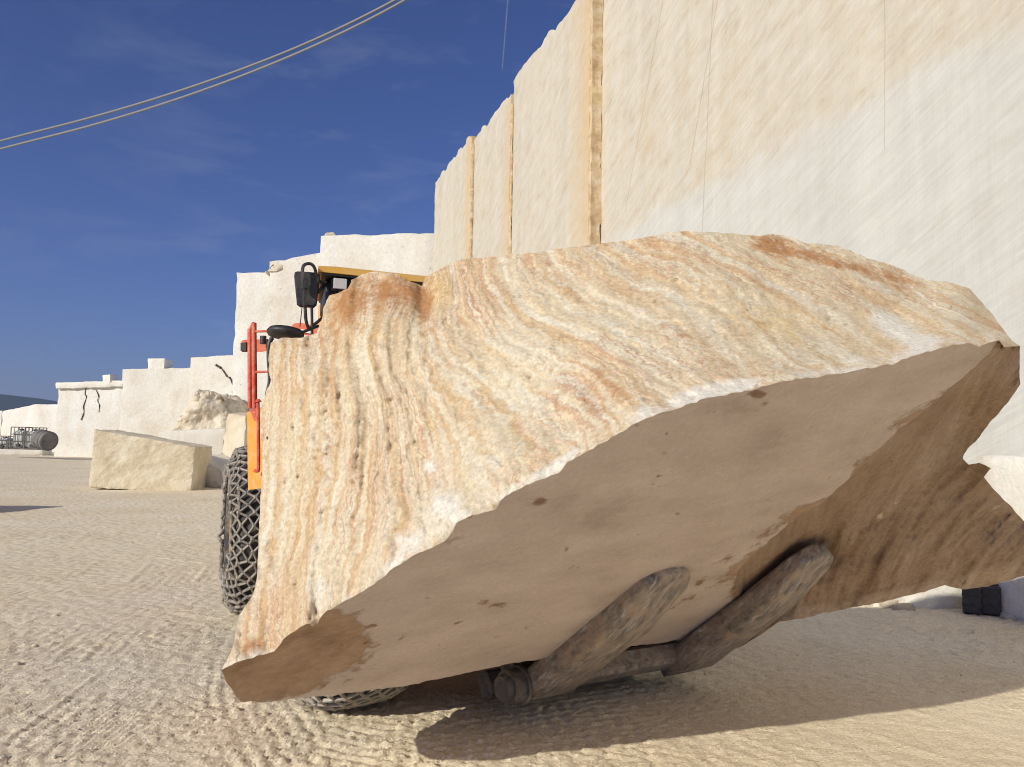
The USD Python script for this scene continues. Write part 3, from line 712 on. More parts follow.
# rough crust, with back
PA, TA = triangulate(polyA, 2.6)
dA = DA(PA / 100)
onr = np.arange(len(PA)) < len(ridge) - 1
dA[:len(ridge)] = plane_depth(PA[:len(ridge)])
WA_ = world(PA, dA)
sA = SB(PA / 100)
fadeA = edge_fade(PA, ridge, 9)
tA = (PA[:, 0] * 0.6 + PA[:, 1] * 0.8) / 100
big = fbm(WA_ * 2.3, 4, 5) - 0.5
rid = fbm(np.stack([sA * 2.6, tA * 0.9, 0 * sA], -1), 4, 6) - 0.5
ridf = fbm(np.stack([sA * 9, tA * 1.5, 0 * sA], -1), 3, 8) - 0.5
lf = np.clip((430 - PA[:, 0]) / 60, 0, 1)
dep = (0.10 * big + (0.05 + 0.03 * lf) * rid + 0.018 * ridf + 0.055 * (fbm(WA_ * 9, 5, 7) - 0.5) + 0.045 * (fbm(WA_ * 26, 3, 18) - 0.5) + 0.10 * np.clip(fbm(np.stack([sA * 13, tA * 5, WA_[:, 2] * 8], -1), 4, 17) - 0.62, 0, 1)) * (0.15 + 0.85 * fadeA)
# the recess between the left tower and the upper mass
dep += 0.09 * np.exp(-((PA[:, 0] - 424) / 9) ** 2) * np.clip((330 - PA[:, 1]) / 40, 0, 1)
dA2 = dA + dep
dA2[:len(ridge)] = dA[:len(ridge)]
VA = world(PA, dA2)
d_rid, _ = cKDTree(ridge).query(PA)
rust = blot(PA, [(775, 246, 22, 9, 18, 1.2), (825, 260, 36, 6, 14, .7), (870, 272, 34, 5, 14, .5), (905, 285, 30, 14, 20, .45), (690, 340, 60, 8, 35, .4), (560, 280, 40, 6, 50, .35), (480, 400, 50, 5, 50, .4), (520, 430, 40, 5, 45, .4), (330, 430, 10, 90, 0, .3), (395, 290, 34, 20, 0, .8), (345, 310, 22, 20, 0, .5), (300, 345, 30, 8, 0, .4), (425, 310, 8, 22, 0, .8), (350, 300, 14, 26, 0, .4), (640, 245, 60, 8, 0, .35), (590, 400, 22, 8, 40, .5), (610, 385, 40, 6, 38, .45), (250, 648, 18, 9, -10, .45), (355, 470, 7, 70, 0, .35), (308, 480, 6, 60, 0, .3), (757, 390, 8, 4, 0, .9)])
white = blot(PA, [(430, 467, 10, 8, 0, .9), (445, 505, 22, 18, 30, .9), (410, 540, 30, 14, -35, .8), (495, 462, 6, 12, 10, .8), (640, 415, 16, 10, -30, .9), (730, 388, 30, 9, -12, 1.0), (690, 395, 30, 10, -20, .6), (900, 330, 26, 14, 10, .9), (930, 342, 20, 7, -10, .9), (880, 318, 14, 8, 0, .7), (320, 590, 12, 26, 0, .6), (270, 560, 10, 60, 0, .45), (455, 275, 5, 16, -20, .55), (850, 360, 30, 8, -6, .5), (560, 462, 30, 7, -35, .6), (600, 300, 40, 5, 30, .3)])
ochre = blot(PA, [(437, 290, 16, 26, 0, .75), (545, 372, 20, 12, 30, .35), (785, 325, 40, 22, 20, .6), (430, 425, 12, 14, 30, .5), (640, 350, 30, 14, 30, .35), (300, 400, 12, 60, 0, .4), (380, 330, 40, 30, 0, .4), (700, 300, 60, 14, 25, .35)])

crust = mat('travertine_crust', {
    'at': ('attribute', {'attribute': 'bed'}), 'ax': ('separate_xyz', {}), 'pt': ('attribute', {'attribute': 'patch'}), 'px': ('separate_xyz', {}),
    'g': ('geometry', {}),
    'wn': ('noise_texture', {'scale': 4.5, 'detail': 8.0, 'roughness': 0.72}), 'wm': ('math', {'math_type': 'multiply_add', 'value2': 0.95, 'value3': -0.47}), 'sw': ('math', {'math_type': 'add'}),
    'v1': ('combine_xyz', {}), 'm1': ('mapping', {'scale': (4.2, 0.55, 1)}), 'n1': ('noise_texture', {'scale': 1.0, 'detail': 7.0, 'roughness': 0.62}),
    'r1': ('rgb_ramp', {'ramp': [(0.30, (0.50, 0.315, 0.16)), (0.39, (0.61, 0.445, 0.26)), (0.455, (0.66, 0.53, 0.345)), (0.53, (0.69, 0.595, 0.425)), (0.64, (0.72, 0.66, 0.52))]}),
    # fine laminae
    'm2': ('mapping', {'scale': (17.0, 0.7, 1)}), 'n2': ('noise_texture', {'scale': 1.0, 'detail': 4.0, 'roughness': 0.6}),
    'q2': ('map_range', {'from_min': 0.49, 'from_max': 0.58, 'to_min': 0.0, 'to_max': 0.85, 'clamp': True}), 'mk': ('noise_texture', {'scale': 1.7, 'detail': 4.0}), 'mkr': ('map_range', {'from_min': 0.42, 'from_max': 0.6, 'to_min': 0.15, 'to_max': 1.0, 'clamp': True}),
    'f2': ('math', {'math_type': 'multiply'}), 'c2': ('mix_color', {'b': (0.56, 0.335, 0.20)}),
    # patches
    'pn': ('noise_texture', {'scale': 13.0, 'detail': 9.0, 'roughness': 0.8}), 'pn2': ('math', {'math_type': 'subtract', 'value2': 0.5}),
    'rs': ('math', {'math_type': 'multiply_add', 'value2': 2.6}), 'rr': ('map_range', {'from_min': 0.2, 'from_max': 0.75, 'to_min': 0.0, 'to_max': 0.82, 'clamp': True}), 'rc': ('mix_color', {'b': (0.42, 0.185, 0.06)}),
    'os': ('math', {'math_type': 'multiply_add', 'value2': 1.6}), 'or': ('map_range', {'from_min': 0.25, 'from_max': 0.9, 'to_min': 0.0, 'to_max': 0.65, 'clamp': True}), 'oc': ('mix_color', {'b': (0.66, 0.45, 0.16)}),
    'ws': ('math', {'math_type': 'multiply_add', 'value2': 1.9}), 'wr': ('map_range', {'from_min': 0.35, 'from_max': 0.85, 'to_min': 0.0, 'to_max': 0.9, 'clamp': True}), 'wc': ('mix_color', {'b': (0.77, 0.725, 0.63)}),
    # grain, pits, flecks
    'f': ('noise_texture', {'scale': 55.0, 'detail': 4.0, 'roughness': 0.8}), 'fr': ('map_range', {'from_min': 0.3, 'from_max': 0.7, 'to_min': 0.70, 'to_max': 1.18, 'clamp': True}), 'fs': ('vector_math', {'math_type': 'scale'}),
    'm3': ('mapping', {'scale': (22.0, 7.0, 1)}), 'n3': ('noise_texture', {'scale': 1.0, 'detail': 6.0, 'roughness': 0.8}), 'r3': ('map_range', {'from_min': 0.60, 'from_max': 0.66, 'to_min': 0.0, 'to_max': 0.8, 'clamp': True}), 'c3': ('mix_color', {'b': (0.20, 0.12, 0.06)}),
    'n4': ('noise_texture', {'scale': 15.0, 'detail': 6.0, 'roughness': 0.75}), 'r4': ('map_range', {'from_min': 0.62, 'from_max': 0.72, 'to_min': 0.0, 'to_max': 0.55, 'clamp': True}), 'c4': ('mix_color', {'b': (0.75, 0.70, 0.59)}),
    'h1': ('math', {'math_type': 'multiply_add', 'value2': -1.2}), 'h2': ('math', {'math_type': 'multiply_add', 'value2': 0.7}), 'h3': ('math', {'math_type': 'multiply_add', 'value2': 0.6}), 'bp': ('bump', {'strength': 0.5, 'distance': 0.02}),
    'p': ('principled_bsdf', {'roughness': 0.9, 'specular_ior_level': 0.2})},
    [('at.vector', 'ax.vector'), ('pt.vector', 'px.vector'), ('g.position', 'wn.vector'), ('wn.fac', 'wm.value1'), ('ax.x', 'sw.value1'), ('wm.value', 'sw.value2'),
     ('sw.value', 'v1.x'), ('ax.y', 'v1.y'), ('v1.vector', 'm1.vector'), ('m1.vector', 'n1.vector'), ('n1.fac', 'r1.fac'),
     ('v1.vector', 'm2.vector'), ('m2.vector', 'n2.vector'), ('n2.fac', 'q2.value'), ('g.position', 'mk.vector'), ('mk.fac', 'mkr.value'), ('q2.result', 'f2.value1'), ('mkr.result', 'f2.value2'), ('r1.color', 'c2.a'), ('f2.value', 'c2.fac'),
     ('g.position', 'pn.vector'), ('pn.fac', 'pn2.value1'),
     ('pn2.value', 'os.value1'), ('px.z', 'os.value3'), ('os.value', 'or.value'), ('or.result', 'oc.fac'), ('c2.result', 'oc.a'),
     ('pn2.value', 'rs.value1'), ('px.x', 'rs.value3'), ('rs.value', 'rr.value'), ('rr.result', 'rc.fac'), ('oc.result', 'rc.a'),
     ('pn2.value', 'ws.value1'), ('px.y', 'ws.value3'), ('ws.value', 'wr.value'), ('wr.result', 'wc.fac'), ('rc.result', 'wc.a'),
     ('g.position', 'n4.vector'), ('n4.fac', 'r4.value'), ('r4.result', 'c4.fac'), ('wc.result', 'c4.a'),
     ('g.position', 'f.vector'), ('f.fac', 'fr.value'), ('c4.result', 'fs.vector1'), ('fr.result', 'fs.scale'),
     ('v1.vector', 'm3.vector'), ('m3.vector', 'n3.vector'), ('n3.fac', 'r3.value'), ('r3.result', 'c3.fac'), ('fs.vector', 'c3.a'), ('c3.result', 'p.base_color'),
     ('r3.result', 'h1.value1'), ('f.fac', 'h1.value3'), ('n2.fac', 'h2.value1'), ('h1.value', 'h2.value3'), ('n3.fac', 'h3.value1'), ('h2.value', 'h3.value3'), ('h3.value', 'bp.height'), ('bp.normal', 'p.normal')])
obj('rough_crust', (VA, TA), crust, block, smooth=True, label='rough banded cream, tan and rust crust', attrs={'bed': np.stack([sA, tA, 0 * sA], 1), 'patch': np.stack([rust, np.clip(white + 0.75 * np.exp(-(d_rid / 9) ** 2) * np.clip(3.5 * fbm(WA_ * 5, 3, 19) - 1.3, 0, 1), 0, 1), ochre], 1)})

# flat underside
PB, TB = triangulate(polyB, 3.2)
dB = plane_depth(PB)
fadeB = edge_fade(PB, polyB, 10)
WB_ = world(PB, dB)
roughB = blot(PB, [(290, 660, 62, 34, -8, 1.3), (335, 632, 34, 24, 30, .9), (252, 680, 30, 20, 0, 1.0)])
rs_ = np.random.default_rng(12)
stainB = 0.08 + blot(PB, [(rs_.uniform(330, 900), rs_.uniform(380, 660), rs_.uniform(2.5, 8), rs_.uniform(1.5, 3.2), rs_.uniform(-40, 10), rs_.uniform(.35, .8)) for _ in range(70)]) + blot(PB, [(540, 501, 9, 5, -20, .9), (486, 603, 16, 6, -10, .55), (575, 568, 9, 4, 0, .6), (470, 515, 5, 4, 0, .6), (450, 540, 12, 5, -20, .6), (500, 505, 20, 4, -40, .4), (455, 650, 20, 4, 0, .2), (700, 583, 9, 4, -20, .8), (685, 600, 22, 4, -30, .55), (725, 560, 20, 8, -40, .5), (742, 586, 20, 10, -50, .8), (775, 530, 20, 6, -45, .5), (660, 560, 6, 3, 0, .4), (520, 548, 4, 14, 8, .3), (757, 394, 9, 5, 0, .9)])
d_jag, _ = cKDTree(jag_bc).query(PB)
roughB = np.clip(roughB + 1.0 * np.exp(-d_jag / 16) * np.clip(3.0 * fbm(WB_ * 4, 3, 16) - 0.9, 0, 1) * np.clip((970 - PB[:, 0]) / 60, 0, 1), 0, 1)
n_chip = fbm(WB_ * 7, 4, 15) - 0.5
dB2 = dB + fadeB * (0.016 * (fbm(WB_ * 3, 3, 14) - 0.5) + 0.012 * (fbm(WB_ * 14, 3, 13) - 0.5) + 0.05 * np.clip(fbm(WB_ * 10, 3, 12) - 0.68, 0, 1) + roughB * 0.11 * n_chip + 0.03 * np.clip(roughB, 0, 1))
dB2 -= fadeB * 0.0
VB = world(PB, dB2)
ub = unit(np.cross(PLANE, [0, 0, 1])); vb = unit(np.cross(PLANE, ub))
under = mat('sawn_underside', {
    'g': ('geometry', {}), 'pt': ('attribute', {'attribute': 'patch'}), 'px': ('separate_xyz', {}), 'bd': ('attribute', {'attribute': 'bed'}),
    'm1': ('mapping', {'scale': (2.0, 3.6, 1.0), 'rotation': (0, 0, math.radians(32))}), 'n1': ('noise_texture', {'scale': 1.0, 'detail': 7.0, 'roughness': 0.6}),
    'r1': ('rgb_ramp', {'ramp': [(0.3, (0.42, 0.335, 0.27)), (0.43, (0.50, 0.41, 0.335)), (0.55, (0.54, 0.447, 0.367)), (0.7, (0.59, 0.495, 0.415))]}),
    'n': ('noise_texture', {'scale': 11.0, 'detail': 8.0, 'roughness': 0.7}), 'n0': ('math', {'math_type': 'subtract', 'value2': 0.5}),
    'rs': ('math', {'math_type': 'multiply_add', 'value2': 1.5}), 'rr': ('map_range', {'from_min': 0.42, 'from_max': 0.62, 'to_min': 0.0, 'to_max': 0.85, 'clamp': True}),
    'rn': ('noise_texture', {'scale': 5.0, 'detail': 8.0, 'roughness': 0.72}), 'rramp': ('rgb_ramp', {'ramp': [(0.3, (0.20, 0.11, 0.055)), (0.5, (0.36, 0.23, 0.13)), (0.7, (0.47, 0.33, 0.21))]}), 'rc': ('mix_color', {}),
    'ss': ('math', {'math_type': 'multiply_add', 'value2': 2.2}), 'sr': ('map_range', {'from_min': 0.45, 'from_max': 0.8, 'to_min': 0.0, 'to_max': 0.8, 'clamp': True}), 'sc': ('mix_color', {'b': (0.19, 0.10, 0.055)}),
    # scratches of the saw
    'm2': ('mapping', {'scale': (1.6, 22.0, 1.0), 'rotation': (0, 0, math.radians(32))}), 'n2': ('noise_texture', {'scale': 1.0, 'detail': 3.0, 'roughness': 0.6}), 'r2': ('map_range', {'from_min': 0.60, 'from_max': 0.74, 'to_min': 0.0, 'to_max': 0.14, 'clamp': True}), 'c2': ('mix_color', {'b': (0.42, 0.31, 0.21)}),
    'f': ('noise_texture', {'scale': 48.0, 'detail': 5.0, 'roughness': 0.8}), 'fr': ('map_range', {'from_min': 0.3, 'from_max': 0.7, 'to_min': 0.87, 'to_max': 1.1, 'clamp': True}), 'fs': ('vector_math', {'math_type': 'scale'}),
    'sp': ('noise_texture', {'scale': 13.0, 'detail': 5.0, 'roughness': 0.8}), 'spr': ('map_range', {'from_min': 0.67, 'from_max': 0.73, 'to_min': 0.0, 'to_max': 0.55, 'clamp': True}), 'spc': ('mix_color', {'b': (0.24, 0.14, 0.08)}),
    'hm': ('math', {'math_type': 'multiply'}), 'h': ('math', {'math_type': 'multiply_add', 'value2': 0.18}), 'bp': ('bump', {'strength': 0.55, 'distance': 0.03}),
    'p': ('principled_bsdf', {'roughness': 0.92, 'specular_ior_level': 0.15})},
    [('pt.vector', 'px.vector'), ('bd.vector', 'm1.vector'), ('m1.vector', 'n1.vector'), ('n1.fac', 'r1.fac'), ('g.position', 'n.vector'), ('n.fac', 'n0.value1'),
     ('bd.vector', 'm2.vector'), ('m2.vector', 'n2.vector'), ('n2.fac', 'r2.value'), ('r2.result', 'c2.fac'), ('r1.color', 'c2.a'),
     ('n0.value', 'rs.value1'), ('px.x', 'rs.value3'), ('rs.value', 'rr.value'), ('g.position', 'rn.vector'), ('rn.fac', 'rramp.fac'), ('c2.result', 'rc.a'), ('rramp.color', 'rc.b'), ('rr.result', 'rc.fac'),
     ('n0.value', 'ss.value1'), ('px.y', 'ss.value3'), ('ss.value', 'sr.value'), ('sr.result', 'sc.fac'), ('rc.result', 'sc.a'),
     ('g.position', 'sp.vector'), ('sp.fac', 'spr.value'), ('spr.result', 'spc.fac'), ('sc.result', 'spc.a'),
     ('g.position', 'f.vector'), ('f.fac', 'fr.value'), ('spc.result', 'fs.vector1'), ('fr.result', 'fs.scale'), ('fs.vector', 'p.base_color'),
     ('rr.result', 'hm.value1'), ('rn.fac', 'hm.value2'), ('f.fac', 'h.value1'), ('hm.value', 'h.value3'), ('h.value', 'bp.height'), ('bp.normal', 'p.normal')])
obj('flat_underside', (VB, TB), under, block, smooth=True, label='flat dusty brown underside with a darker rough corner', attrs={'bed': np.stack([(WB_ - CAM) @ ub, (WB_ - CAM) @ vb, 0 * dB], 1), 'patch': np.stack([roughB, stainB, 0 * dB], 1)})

# broken right-hand side
PC, TC = triangulate(polyC, 2.8)
dC = DC(PC / 100)
dC[:len(tip_c)] = np.minimum(DA(PC[:len(tip_c)] / 100), 9)
nb = len(polyC)
on_bc = np.zeros(len(PC), bool); on_bc[nb - len(jag_bc) + 1:nb] = True; on_bc[0] = True
dC[on_bc] = plane_depth(PC[on_bc])
gr = unit([-0.50, 0.87])                                        # run of the torn grain in the picture
bC = (PC @ np.array([gr[1], -gr[0]])) / 100 + 0.35 * np.clip((PC[:, 1] - 470) / 100, 0, 2) * (PC[:, 0] - 850) / 100
tC = (PC @ gr) / 100
WC_ = world(PC, dC)
fadeC = np.minimum(edge_fade(PC, jag_bc, 8), edge_fade(PC, tip_c, 8))
dep = 0.12 * (fbm(np.stack([bC * 3.5, tC * 0.8, 0 * bC], -1), 4, 25) - 0.5) + 0.05 * (fbm(np.stack([bC * 15, tC * 2.2, 0 * bC], -1), 3, 26) - 0.5) + 0.12 * (fbm(WC_ * 6, 5, 27) - 0.5) + 0.02 * (fbm(WC_ * 22, 3, 28) - 0.5)
# the broken side steps back behind the flat face along their common edge
dbc, _ = cKDTree(jag_bc).query(PC)
dep += 0.05 * np.clip(dbc / 10, 0, 1) * np.exp(-dbc / 60)
dC2 = dC + dep * fadeC + 0.16 * blot(PC, [(778, 566, 50, 13, -42, 1.0)]) * np.clip(fadeC * 1.5, 0, 1)
VC = world(PC, dC2)
whiteC = blot(PC, [(880, 516, 6, 4, -60, .8), (895, 502, 4, 3, -60, .7), (768, 562, 12, 4, -30, .5), (1005, 347, 12, 4, 0, .5), (1000, 510, 22, 14, 40, .35)])
lowC = blot(PC, [(900, 596, 90, 9, -12, .9), (790, 616, 40, 8, -10, .9), (1000, 575, 50, 12, -12, .7), (1010, 505, 20, 18, 45, .5)])
darkC = blot(PC, [(790, 555, 50, 12, -45, .8), (930, 410, 60, 8, -45, .5), (1000, 345, 8, 8, 0, .5), (840, 640, 40, 20, 0, .3), (760, 575, 26, 14, -45, .5), (880, 590, 30, 5, -12, .6)])
broken = mat('broken_side', {
    'g': ('geometry', {}), 'pt': ('attribute', {'attribute': 'patch'}), 'px': ('separate_xyz', {}), 'bd': ('attribute', {'attribute': 'bed'}),
    'm1': ('mapping', {'scale': (4.2, 1.1, 1.0)}), 'n1': ('noise_texture', {'scale': 1.0, 'detail': 8.0, 'roughness': 0.65, 'distortion': 0.3}),
    'r1': ('rgb_ramp', {'ramp': [(0.28, (0.22, 0.145, 0.09)), (0.45, (0.325, 0.225, 0.145)), (0.6, (0.385, 0.28, 0.19)), (0.75, (0.46, 0.35, 0.25))]}),
    'm2': ('mapping', {'scale': (17.0, 2.6, 1.0)}), 'n2': ('noise_texture', {'scale': 1.0, 'detail': 6.0, 'roughness': 0.75}), 'r2': ('map_range', {'from_min': 0.52, 'from_max': 0.72, 'to_min': 0.0, 'to_max': 0.4, 'clamp': True}), 'c2': ('mix_color', {'b': (0.18, 0.105, 0.06)}),
    'n': ('noise_texture', {'scale': 12.0, 'detail': 8.0, 'roughness': 0.7}), 'n0': ('math', {'math_type': 'subtract', 'value2': 0.5}),
    'ls': ('math', {'math_type': 'multiply_add', 'value2': 1.2}), 'lr': ('map_range', {'from_min': 0.3, 'from_max': 0.8, 'to_min': 0.0, 'to_max': 0.7, 'clamp': True}), 'lc': ('mix_color', {'b': (0.47, 0.36, 0.26)}),
    'ds': ('math', {'math_type': 'multiply_add', 'value2': 1.4}), 'dr': ('map_range', {'from_min': 0.4, 'from_max': 0.9, 'to_min': 0.0, 'to_max': 0.7, 'clamp': True}), 'dc': ('mix_color', {'b': (0.22, 0.12, 0.06)}),
    'gn': ('noise_texture', {'scale': 30.0, 'detail': 6.0, 'roughness': 0.8}), 'gr': ('map_range', {'from_min': 0.3, 'from_max': 0.7, 'to_min': 0.72, 'to_max': 1.22, 'clamp': True}), 'gs': ('vector_math', {'math_type': 'scale'}),
    'ws': ('math', {'math_type': 'multiply_add', 'value2': 1.6}), 'wr': ('map_range', {'from_min': 0.4, 'from_max': 0.8, 'to_min': 0.0, 'to_max': 0.8, 'clamp': True}), 'wc': ('mix_color', {'b': (0.7, 0.6, 0.48)}),
    'h': ('math', {'math_type': 'multiply_add', 'value2': 0.5}), 'bp': ('bump', {'strength': 0.8, 'distance': 0.025}),
    'p': ('principled_bsdf', {'roughness': 0.92, 'specular_ior_level': 0.15})},
    [('pt.vector', 'px.vector'), ('bd.vector', 'm1.vector'), ('m1.vector', 'n1.vector'), ('n1.fac', 'r1.fac'), ('bd.vector', 'm2.vector'), ('m2.vector', 'n2.vector'), ('n2.fac', 'r2.value'), ('r2.result', 'c2.fac'), ('r1.color', 'c2.a'),
     ('g.position', 'n.vector'), ('n.fac', 'n0.value1'), ('n0.value', 'ls.value1'), ('px.y', 'ls.value3'), ('ls.value', 'lr.value'), ('lr.result', 'lc.fac'), ('c2.result', 'lc.a'),
     ('n0.value', 'ds.value1'), ('px.z', 'ds.value3'), ('ds.value', 'dr.value'), ('dr.result', 'dc.fac'), ('lc.result', 'dc.a'),
     ('n0.value', 'ws.value1'), ('px.x', 'ws.value3'), ('ws.value', 'wr.value'), ('wr.result', 'wc.fac'), ('dc.result', 'wc.a'), ('g.position', 'gn.vector'), ('gn.fac', 'gr.value'), ('wc.result', 'gs.vector1'), ('gr.result', 'gs.scale'), ('gs.vector', 'p.base_color'),
     ('n2.fac', 'h.value1'), ('n.fac', 'h.value3'), ('h.value', 'bp.height'), ('bp.normal', 'p.normal')])
obj('broken_side', (VC, TC), broken, block, smooth=True, label='torn dark brown side of the block', attrs={'bed': np.stack([bC, tC, 0 * bC], 1), 'patch': np.stack([whiteC, lowC, darkC], 1)})

# hidden back, bulging away from the camera
allP = np.vstack([PA, PB, PC]); allV = np.vstack([VA, VB, VC])
tree = cKDTree(allP)
_, near = tree.query(outline)
d_out = allV[near, 1]
PD, TD = triangulate(outline, 9.0)
DDo = rbf(outline[::4], d_out[::4], 0.0, 'linear')
dD = DDo(PD / 100); dD[:len(outline)] = d_out
e = np.minimum(cKDTree(outline).query(PD)[0] / 110, 1)
dD = dD + 0.75 * np.sqrt(1 - (1 - e) ** 2) + 0.18 * e * (fbm(np.stack([PD[:, 0] / 60, PD[:, 1] / 60, 0 * e], -1), 4, 31) - 0.5)
VD = world(PD, dD)
VD[:len(outline)] = allV[near]
M_BACK = stone('travertine_back', [(0.3, (0.52, 0.34, 0.18)), (0.5, (0.70, 0.53, 0.33)), (0.7, (0.78, 0.67, 0.5))], scale=1.5, pits=0.5, bump=0.9)
obj('rough_back', (VD, TD[:, ::-1]), M_BACK, block, smooth=True)

# ---------------------------------------------------------------- the wheel loader that carries it
YELLOW = plain('orange_yellow_paint', (0.72, 0.30, 0.03), 0.45, dirt=(0.6, 0.48, 0.32), dirt_amount=0.45, scale=9)
ROOF_Y = plain('yellow_roof_paint', (0.72, 0.40, 0.06), 0.45, dirt=(0.62, 0.5, 0.33), dirt_amount=0.35)
ORANGE = plain('orange_paint', (0.66, 0.115, 0.03), 0.45, dirt=(0.6, 0.45, 0.32), dirt_amount=0.3)
RED = plain('red_orange_paint', (0.58, 0.065, 0.025), 0.45, dirt=(0.6, 0.42, 0.3), dirt_amount=0.5, scale=16)
BLACK = plain('black_plastic', (0.018, 0.018, 0.02), 0.5, dirt=(0.3, 0.26, 0.2), dirt_amount=0.15)
RUBBER = plain('tyre_rubber', (0.03, 0.029, 0.028), 0.8, dirt=(0.42, 0.35, 0.26), dirt_amount=0.5, scale=5)
CHAIN = plain('chain_steel', (0.24, 0.22, 0.195), 0.55, 0.4, dirt=(0.5, 0.42, 0.31), dirt_amount=0.55, scale=12)
STEEL = plain('dark_steel', (0.10, 0.095, 0.09), 0.55, 0.3, dirt=(0.4, 0.32, 0.23), dirt_amount=0.5)
LAMP = plain('lamp_lens', (0.55, 0.55, 0.55), 0.25, dirt_amount=0.3)
WHITE_L = plain('white_sticker', (0.72, 0.7, 0.66), 0.6)
GLASS = mat('cab_glass', {'t': ('transparent_bsdf', {'color': (0.55, 0.6, 0.6)}), 'g': ('glossy_bsdf', {'color': (0.9, 0.9, 0.9), 'roughness': 0.03}), 'f': ('fresnel', {'IOR': 1.5}), 'm': ('mix_closure', {})},
            [('f.fac', 'm.fac'), ('t.BSDF', 'm.closure1'), ('g.BSDF', 'm.closure2')], surface='m.closure')
FORK = mat('worn_fork_steel', {
    'at': ('attribute', {'attribute': 'bed'}), 'm': ('mapping', {'scale': (7.0, 30.0, 22.0)}), 'n': ('noise_texture', {'scale': 1.0, 'detail': 8.0, 'roughness': 0.75, 'distortion': 0.4}),
    'r': ('rgb_ramp', {'ramp': [(0.34, (0.085, 0.078, 0.07)), (0.47, (0.19, 0.172, 0.15)), (0.57, (0.33, 0.30, 0.265)), (0.66, (0.62, 0.58, 0.52))]}),
    'n2': ('noise_texture', {'scale': 9.0, 'detail': 6.0, 'roughness': 0.7}), 'r2': ('map_range', {'from_min': 0.42, 'from_max': 0.62, 'to_min': 0.0, 'to_max': 0.8, 'clamp': True}), 'c': ('mix_color', {'b': (0.42, 0.32, 0.235)}), 'g': ('geometry', {}),
    'b': ('bump', {'strength': 0.6, 'distance': 0.015}), 'p': ('principled_bsdf', {'metallic': 0.35, 'roughness': 0.5})},
    [('at.vector', 'm.vector'), ('m.vector', 'n.vector'), ('n.fac', 'r.fac'), ('g.position', 'n2.vector'), ('n2.fac', 'r2.value'), ('r2.result', 'c.fac'), ('r.color', 'c.a'), ('c.result', 'p.base_color'), ('n.fac', 'b.height'), ('b.normal', 'p.normal')])

ART = np.array([-1.0, 6.73, 0.0])                     # the articulation joint
HR = unit([0.40, -0.917, 0]); LR = np.array([-HR[1], HR[0], 0])     # rear frame: forward, left
HF_ = unit([0.55, -0.835, 0]); LF = np.array([-HF_[1], HF_[0], 0])   # front frame
ZUP = np.array([0, 0, 1.0])
MR, MF = frame(ART, HR, LR, ZUP), frame(ART, HF_, LF, ZUP)
rl = lambda f, l, z: ART + HR * f + LR * l + ZUP * z
fl = lambda f, l, z: ART + HF_ * f + LF * l + ZUP * z
loader = thing('wheel_loader', 'orange and yellow articulated wheel loader with chained tyres, behind the travertine block it lifts', 'wheel loader', ART)


def part(name, mesh, m, parent=None, smooth=False, label=None, **k):
    return obj(name, mesh, m, parent or loader, smooth=smooth, label=label, **k)


def revolve(profile, n, M):
    """profile: (radius, height) pairs; turned about local z, then moved by M."""
    m = trimesh.creation.revolve(np.asarray(profile, float), sections=n)
    m.apply_transform(M)
    return m


